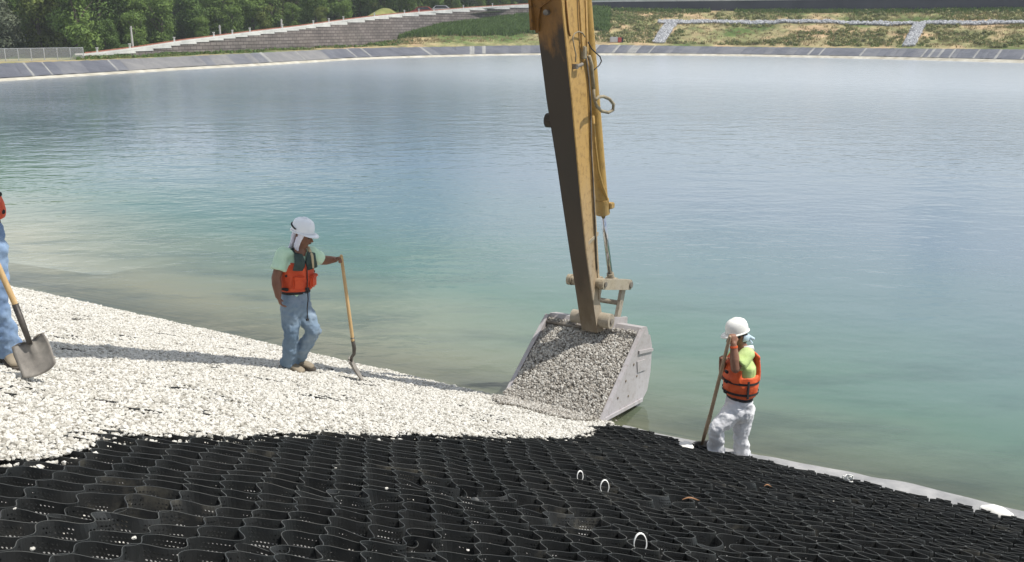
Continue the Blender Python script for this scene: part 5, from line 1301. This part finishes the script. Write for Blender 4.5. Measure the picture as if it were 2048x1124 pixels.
jm['knL'] = J(628, 661, R1 - .02); jm['anL'] = J(593, 717, R1 + .12)
jm['toeR'] = Vector((.92, -.38, -.18)); jm['toeL'] = Vector((.95, -.2, -.1)); jm['flare'] = 1.05
def shade_drop(j, keys, lift):
    pass
def vest_mid(t, j, F_, S_, U_, hf, hs, hu):
    P0 = j['pelvis'] + U_ * .125; P1 = j['chest'] - U_ * .02
    mb = MB(); mb.tube([P0, P0 + U_ * .05, P0.lerp(P1, .6), P1, P1 + U_ * .07], [(.175, .135), (.190, .150), (.195, .158), (.185, .140), (.165, .118)], 24, side=S_)
    v = organic('life_vest', mb, M_ORANGE, t, .011, 3, .02, .12)
    # green upper panels and shoulder straps
    for q, sh in ((1, j['shL']), (-1, j['shR'])):
        a = P1 + U_ * .030 + F_ * .122 + S_ * q * .085; top = j['neck'] - U_ * .035 + S_ * q * .085; b_ = P1 + U_ * .03 - F_ * .105 + S_ * q * .09
        mb = MB(); mb.tube([a - U_ * .04, a + U_ * .05 - S_ * q * .012 + F_ * .004, top + F_ * .085 - U_ * .03, top + U_ * .012, top - F_ * .085 - U_ * .035, b_], [(.018, .080), (.020, .070), (.021, .055), (.021, .048), (.020, .050), (.018, .07)], 12, side=F_)
        p = build('shoulder_panel', mb, M_GREEN, v, smooth=True)
    mb = MB(); mb.tube([P0 + F_ * .165 + U_ * .0, P0 + F_ * .170 + U_ * .12, P1 + F_ * .150 + U_ * .02, P1 + F_ * .125 + U_ * .075], .006, 6); build('zip', mb, M_BLACK, v)
    for q in (-1, 1):
        c = P0.lerp(P1, .42) + F_ * .135 + S_ * q * .095; X_ = (S_ * 1 + F_ * -.45 * q).normalized(); Z_ = U_; Y_ = Z_.cross(X_)
        mb = MB(); mb.box(c, .115, .05, .13, (X_, Y_, Z_), bev=.018); pk = build('pocket', mb, M_ORANGE, v, smooth=False)
        mb = MB(); mb.box(c + U_ * .055 + F_ * .012, .12, .056, .035, (X_, Y_, Z_), bev=.010); build('pocket_flap', mb, M_ORANGE, pk)
    for z in (.035, .175):
        for q in (-1, 1):
            c = P0 + U_ * z + S_ * q * .175 + F_ * .03; mb = MB(); mb.box(c, .03, .10, .03, (S_, F_, U_), bev=.006); build('buckle', mb, M_BLACK, v)
    c = P0 + F_ * .172 + U_ * .03; mb = MB(); mb.box(c, .05, .022, .034, (S_, F_, U_), bev=.006); build('buckle', mb, M_BLACK, v)
    mb = MB(); mb.tube([c, c - U_ * .10 + F_ * .01, c - U_ * .20 - F_ * .005, c - U_ * .31 + F_ * .0], .0065, 6); mb.box(c - U_ * .315, .03, .014, .02, (S_, F_, U_)); build('drawstring', mb, M_BLACK, v)
    # cloth hanging from under the hat down the neck, collar towel end on the chest
    c = j['head']
    mb = MB(); mb.tube([c - hf * .055 + hu * .06, c - hf * .075 + hu * .0, c - hf * .075 - hu * .07, c - hf * .09 - hu * .14 + hs * -.0, c - hf * .14 - hu * .195], [(.080, .036), (.086, .032), (.082, .026), (.085, .022), (.075, .014)], 14, side=hs)
    mb.tube([c - hs * .070 + hu * .055 + hf * .02, c - hs * .082 - hu * .02, c - hs * .078 - hu * .10 - hf * .01, c - hs * .07 - hu * .155 + hf * .01], [(.020, .034), (.018, .036), (.016, .030), (.010, .020)], 10, side=hs)
    organic('neck_cloth', mb, M_CLOTH, t, .009, 2, .012, .05)
    mb = MB(); mb.tube([j['neck'] + S_ * .07 + F_ * .05, j['neck'] + S_ * .075 + F_ * .11 - U_ * .08, j['neck'] + S_ * .05 + F_ * .155 - U_ * .20], [(.012, .020), (.008, .018), (.006, .012)], 8, side=F_); build('collar_strap', mb, mat('tan_strap', (.45, .36, .22), (.55, .45, .28), rough=.8), v, smooth=True)
    mb = MB(); q = [c + hu * .075 - hf * .133 * math.cos(R(a)) - hs * .112 * math.sin(R(a)) + hu * .035 * math.cos(R(a)) for a in range(-10, 75, 12)]; mb.tube(q, [(.006, .011)] * len(q), 6, side=hu); build('goggle_strap', mb, M_BLACK, t)
shR = worker('man in blue jeans and red orange vest leaning one hand on a shovel', G, jm, SK, M_SHIRT, vest_mid, M_JEAN, M_HAT, (.80, -.60, 0), (.93, -.30, -.24), (.24, -.05, 1), leg_w=.98)
TT = J(682.5, 512, R1 + .30)
jn = J(705.5, 680, RS - .06 + (R1 + .30 - RS) * .3)
nk = J(699.5, 719, RS - .02)
shovel('thin long handled shovel standing upright under the hand of the man in jeans', TT, jn, nk, TS - Vector((0, 0, .01)) - nk, Vector((-.85, -.25, -.45)).cross(Vector((0, 0, 1))) * 0 + Vector((.80, .12, .52)), .21, (TS - nk).length, m_ash, m_sock, m_blade, square=False,
       bend=[J(708.5, 697, RS - .03), J(708, 708, RS - .03), J(703, 715, RS - .02)])

# --- the man in white trousers at the water's edge
R2 = 9.35; GR = at_r(1478, 936, R2)
jr = {}
jr['head'] = J(1474, 673, R2); jr['neck'] = J(1489, 697, R2 + .0); jr['chest'] = J(1484, 735, R2); jr['pelvis'] = J(1478, 812, R2)
jr['shL'] = J(1494, 709, R2 - .15); jr['shR'] = J(1470, 712, R2 + .14)
jr['elL'] = J(1471, 737, R2 - .26); jr['wrL'] = J(1467, 688, R2 - .22); jr['hdL'] = J(1467, 662, R2 - .19) - jr['wrL']; jr['pnL'] = Vector((-.3, 1, 0)); jr['tsL'] = -1
jr['elR'] = J(1449, 752, R2 + .16); jr['wrR'] = J(1444, 722, R2 - .02); jr['hdR'] = J(1446, 705, R2 - .10) - jr['wrR']; jr['pnR'] = Vector((.2, -1, 0))
jr['hipL'] = J(1468, 824, R2 - .08); jr['hipR'] = J(1488, 824, R2 + .08)
jr['knL'] = J(1433, 856, R2 - .16); jr['anL'] = J(1431, 914, R2 - .04)
jr['knR'] = J(1481, 874, R2 + .10); jr['anR'] = J(1487, 930, R2 + .12)
jr['toeL'] = Vector((-1, -.3, -.12)); jr['toeR'] = Vector((-.9, -.4, -.15)); jr['flare'] = 1.18
def vest_right(t, j, F_, S_, U_, hf, hs, hu):
    P0 = j['pelvis'] + U_ * .13; P1 = j['chest']
    mb = MB(); mb.tube([P0, P0 + U_ * .04, P0.lerp(P1, .45), P0.lerp(P1, .8)], [(.172, .14), (.188, .162), (.195, .168), (.182, .155)], 24, side=S_)
    mb.tube([P0.lerp(P1, .6) + F_ * .11, P1 + F_ * .10 + U_ * .02, j['neck'] + F_ * .10 - U_ * .09], [(.16, .06), (.15, .055), (.12, .04)], 16, side=S_)        # chest foam
    mb.tube([P0.lerp(P1, .6) - F_ * .13, P1 - F_ * .125 + U_ * .03, j['neck'] - F_ * .10 - U_ * .05], [(.13, .035), (.13, .035), (.11, .03)], 16, side=S_)       # back panel
    for q in (-1, 1):
        tp = j['neck'] - U_ * .02 + S_ * q * .085; mb.tube([j['neck'] + F_ * .11 - U_ * .11 + S_ * q * .085, tp + F_ * .05, tp - F_ * .05, j['neck'] - F_ * .11 - U_ * .08 + S_ * q * .09], [(.018, .032)] * 4, 10, side=F_)
    v = organic('life_vest', mb, M_ORANGE2, t, .011, 3, .016, .10)
    for z in (.055, .165):
        mb = MB(); mb.tube([P0 + U_ * (z - .012), P0 + U_ * (z + .012)], [(.198, .173)] * 2, 30, side=S_, cap=False); build('webbing', mb, M_BLACK, v)
    mb = MB(); c = P0 + S_ * .197 + F_ * .03; mb.tube([c + U_ * .02, c + U_ * .20], [(.004, .014)] * 2, 8, side=S_); build('webbing', mb, M_BLACK, v)
    for z in (.06, .17, .27):
        mb = MB(); mb.box(P0 + F_ * .19 + U_ * z + S_ * .04, .05, .025, .03, (S_, F_, U_), bev=.006); build('buckle', mb, M_BLACK, v)
    mb = MB(); c = j['neck'] + U_ * .0 - F_ * .02; mb.tube([c - U_ * .02 + S_ * .02, c + U_ * .022], [(.078, .072), (.070, .066)], 16, side=S_); build('collar', mb, mat('white_collar', (.66, .66, .64), rough=.9), t, smooth=True)
    c = j['head']
    mb = MB(); mb.blob([c - hf * .035 + hu * .03, c - hf * .05 - hu * .03], [(.078, .070), (.070, .058)], 14, side=hs); build('hair', mb, M_HAIR, t, smooth=True)
    mb = MB(); mb.tube([c - hf * .03 + hs * .078 - hu * .01, c - hf * .09 + hs * .05 - hu * .03, c - hf * .115 - hu * .035], [(.008, .034), (.010, .032), (.02, .03)], 10, side=hs)
    mb.blob([c - hf * .11 - hu * .03, c - hf * .155 - hu * .065 + hs * .02], [.024, .016], 8); mb.blob([c - hf * .11 - hu * .04, c - hf * .13 - hu * .10 + hs * .03], [.018, .010], 8)
    build('bandana', mb, mat('pale_blue_bandana', (.42, .55, .62), (.60, .70, .76), scale=20, rough=.9), t, smooth=True)
    mb = MB(); mb.tube([c + hf * .085 - hs * .06 + hu * .016, c + hf * .100 + hu * .018, c + hf * .085 + hs * .06 + hu * .016, c + hs * .082 + hu * .02], [(.014, .006)] * 4, 8, side=hu); build('sunglasses', mb, M_BLACK, t)
    w = j['wrL'].lerp(j['elL'], .12); d = (j['elL'] - j['wrL']).normalized(); mb = MB(); mb.tube([w - d * .009, w + d * .009], .039, 16); build('wristband', mb, M_ORANGE2, t)
worker('man in white trousers and lime shirt standing at the water behind the black mat', GR, jr, SK2, M_LIME, vest_right, M_WHITEP, M_HAT2, (-.93, -.30, 0), (-.95, -.22, -.22), (-.30, -.05, 1), k=.97, leg_w=1.02, curlR=.9, curlL=.9, shirt_len=.62)
a0 = J(1459.5, 674, R2 - .27); a1 = J(1419, 836, R2 + .02); a2 = J(1405, 884, R2 + .12)
dd_ = (a2 - a1).normalized()
shovel('shovel with weathered handle held upright against his face by the man in white trousers', a0, a1, a2, dd_ + Vector((0, 0, -.25)), Vector((.25, -.85, .45)), .215, .27, m_ash2, m_ash2, m_blade, square=True, bend=[a1.lerp(a2, .5)])

# --- the man at the left edge, mostly outside the frame
GL = at_bank(-8, 728, .1); R3 = GL.y
jl = {}
jl['pelvis'] = J(-44, 480, R3); jl['chest'] = J(-75, 335, R3); jl['neck'] = J(-98, 255, R3); jl['head'] = J(-92, 212, R3 - .03)
jl['shL'] = J(-62, 286, R3 - .12); jl['shR'] = J(-140, 288, R3 + .05)
jl['elL'] = J(-60, 372, R3 - .26); jl['wrL'] = J(-40, 440, R3 - .42); jl['hdL'] = Vector((-.2, -.3, -.7)); jl['pnL'] = Vector((-.6, .5, 0)); jl['tsL'] = 1
jl['elR'] = J(-145, 380, R3 - .15); jl['wrR'] = J(-85, 425, R3 - .42); jl['hdR'] = Vector((.5, -.2, -.3)); jl['pnR'] = Vector((.3, -.3, -.6))
jl['hipL'] = J(-19, 502, R3 - .06); jl['hipR'] = J(-62, 502, R3 + .08)
jl['knL'] = J(-10, 600, R3 - .10); jl['anL'] = J(15, 695, R3 + .02)
jl['knR'] = J(-40, 604, R3 + .12); jl['anR'] = J(-30, 690, R3 + .20)
jl['toeL'] = Vector((.70, -.70, -.12)); jl['toeR'] = Vector((.9, -.3, -.1)); jl['flare'] = 1.22
def vest_left(t, j, F_, S_, U_, hf, hs, hu):
    P0 = j['pelvis'] + U_ * .13; P1 = j['chest']
    mb = MB(); mb.tube([P0, P0 + U_ * .05, P0.lerp(P1, .5), P1, P1 + U_ * .08], [(.20, .155), (.215, .175), (.195, .17), (.165, .14), (.15, .11)], 24, side=S_)
    v = organic('life_vest', mb, M_ORANGE, t, .011, 3, .016, .10)
    for q in (-1, 1):
        tp = j['neck'] - U_ * .03 + S_ * q * .085; mb = MB(); mb.tube([P1 + F_ * .12 + U_ * .05 + S_ * q * .09, tp + F_ * .07, tp - F_ * .07, P1 - F_ * .11 + U_ * .05 + S_ * q * .09], [(.016, .045)] * 4, 10, side=F_); build('shoulder_strap', mb, M_ORANGE, v, smooth=True)
    for z in (.05, .17): mb = MB(); mb.box(P0 + F_ * .12 + S_ * .13 + U_ * z, .05, .03, .03, (S_, F_, U_), bev=.006); build('buckle', mb, M_BLACK, v)
worker('man mostly outside the left edge, in blue jeans, tan boots and an orange vest', GL, jl, SK2, M_SHIRT, vest_left, M_JEAN2, M_HAT, (.80, -.60, 0), (.8, -.6, -.35), (.15, -.1, 1), leg_w=1.06)
b0 = J(-62, 400, R3 - .42); b1 = J(34, 617, R3 - .46); b2 = J(57, 680, R3 - .47)
tipc = J(84, 748, R3 - .56)
shovel('square worn shovel hanging blade down in front of the man at the left edge', b0, b1, b2, tipc - b2, Vector((.05, -1, .35)), .235, (tipc - b2).length, m_ash, m_sock, m_blade, square=True, bend=[b1.lerp(b2, .5)])

# ------------------------------------------------------------------ small things on and beside the mat
m_rope = mat('white_tendon_webbing', (0.66, 0.66, 0.62), (0.80, 0.79, 0.75), scale=20, rough=.7)
for (px, py, w_, h_), lab in (((1160, 948, 13, 14), 'smallest white webbing loop sticking up from the black cells, the far one of three'), ((1209, 968, 19, 20), 'middle white webbing loop sticking up from the black cells'),
                           ((1280, 1078, 29, 30), 'largest white webbing loop sticking up from the black cells near the bottom edge')):
    b = at_bank(px, py + h_ * .35, .1); k = b.y / FPX; t = []
    for i in range(15):
        a = math.pi * (-.22 + 1.44 * i / 14); t.append(b + Vector((math.cos(a) * w_ * .5 * k, .02 * math.sin(a * 1.3), (math.sin(a) + .2) * h_ * .62 * k)))
    t = [Vector((t[0].x, t[0].y, t[0].z - .05))] + t + [Vector((t[-1].x, t[-1].y, t[-1].z - .05))]
    mb = MB(); mb.tube(t, [(.009, .0025)] * len(t), 8, side=(0, 1, 0)); tag(build('webbing_loop', mb, m_rope, origin=b, smooth=True), lab, 'loop')
m_bag = mat('white_sandbag_cloth', (0.62, 0.60, 0.55), (0.76, 0.74, 0.69), scale=12, rough=.9, bump=.4, bscale=30)
for px, py, w_, h_, lab in ((1995, 1025, .22, .065, 'low white sandbag at the water edge near the right side of the picture'), (1372, 893, .12, .05, 'small white sandbag at the water edge just left of the standing shovel')):
    b = at_bank(px, py, .085); ax = Vector((.85, -.52, -.02)); mb = MB()
    mb.blob([b - ax * w_ * .55, b - ax * w_ * .2, b + ax * w_ * .15, b + ax * w_ * .5], [(.05, h_ * .5), (.10, h_ * .85), (.10, h_ * .75), (.04, h_ * .35)], 14, side=Vector((.52, .85, 0)))
    tag(build('sandbag', mb, m_bag, origin=b, smooth=True), lab, 'sandbag')
b = at_bank(1696, 963, .10); mb = MB()
for i in range(5):
    a = i * 1.26; p = b + Vector((math.cos(a) * .02, math.sin(a) * .02, .02 + .008 * i)); mb.tube([p + Vector((math.cos(a + q) * .028, .012 * math.sin(q * 2), math.sin(a + q) * .024)) for q in np.linspace(0, 5.6, 9)], .007, 6)
tag(build('rope_knot', mb, m_rope, origin=b, smooth=True), 'small knotted bundle of white rope on the edge of the mat by the water', 'rope')
m_leaf = mat('dry_orange_leaf', (.24, .12, .055), (.34, .19, .10), scale=20, rough=.8)
for px, py, l_, lab in ((1536, 973, .06, 'dry orange leaf lying on the black cells right of centre'), (1382, 1000, .11, 'long dry orange reed blade lying across black cells')):
    b = at_bank(px, py, .112); V = []; n = 8
    for i in range(n + 1):
        s_ = i / n; wv = .004 * math.sin(math.pi * s_); V += [tuple(b + Vector(((s_ - .5) * l_, -wv + .01 * math.sin(3 * s_), .01 * math.sin(4 * s_)))), tuple(b + Vector(((s_ - .5) * l_, wv + .01 * math.sin(3 * s_), .01 * math.sin(4 * s_) + .006)))]
    tag(build('dry_leaf', (V, [(2 * i, 2 * i + 2, 2 * i + 3, 2 * i + 1) for i in range(n)]), m_leaf, origin=b, fix=False), lab, 'leaf')
# ------------------------------------------------------------------ summer haze over the pond
hm = bpy.data.materials.new('summer_haze'); hm.use_nodes = True; nt = hm.node_tree; nt.nodes.clear()
ho = nt.nodes.new('ShaderNodeOutputMaterial'); pv = nt.nodes.new('ShaderNodeVolumePrincipled'); pv.inputs['Color'].default_value = (0.90, 0.95, 1.0, 1); pv.inputs['Density'].default_value = 0.00042; pv.inputs['Anisotropy'].default_value = 0.0
nt.links.new(pv.outputs[0], ho.inputs['Volume'])
mb = MB(); mb.box((0, 400, 29), 1700, 1000, 72); hz = build('haze', mb, hm); hz['kind'] = 'stuff'; hz['label'] = 'thin summer haze hanging over the pond and the wooded hills'; hz['category'] = 'haze'
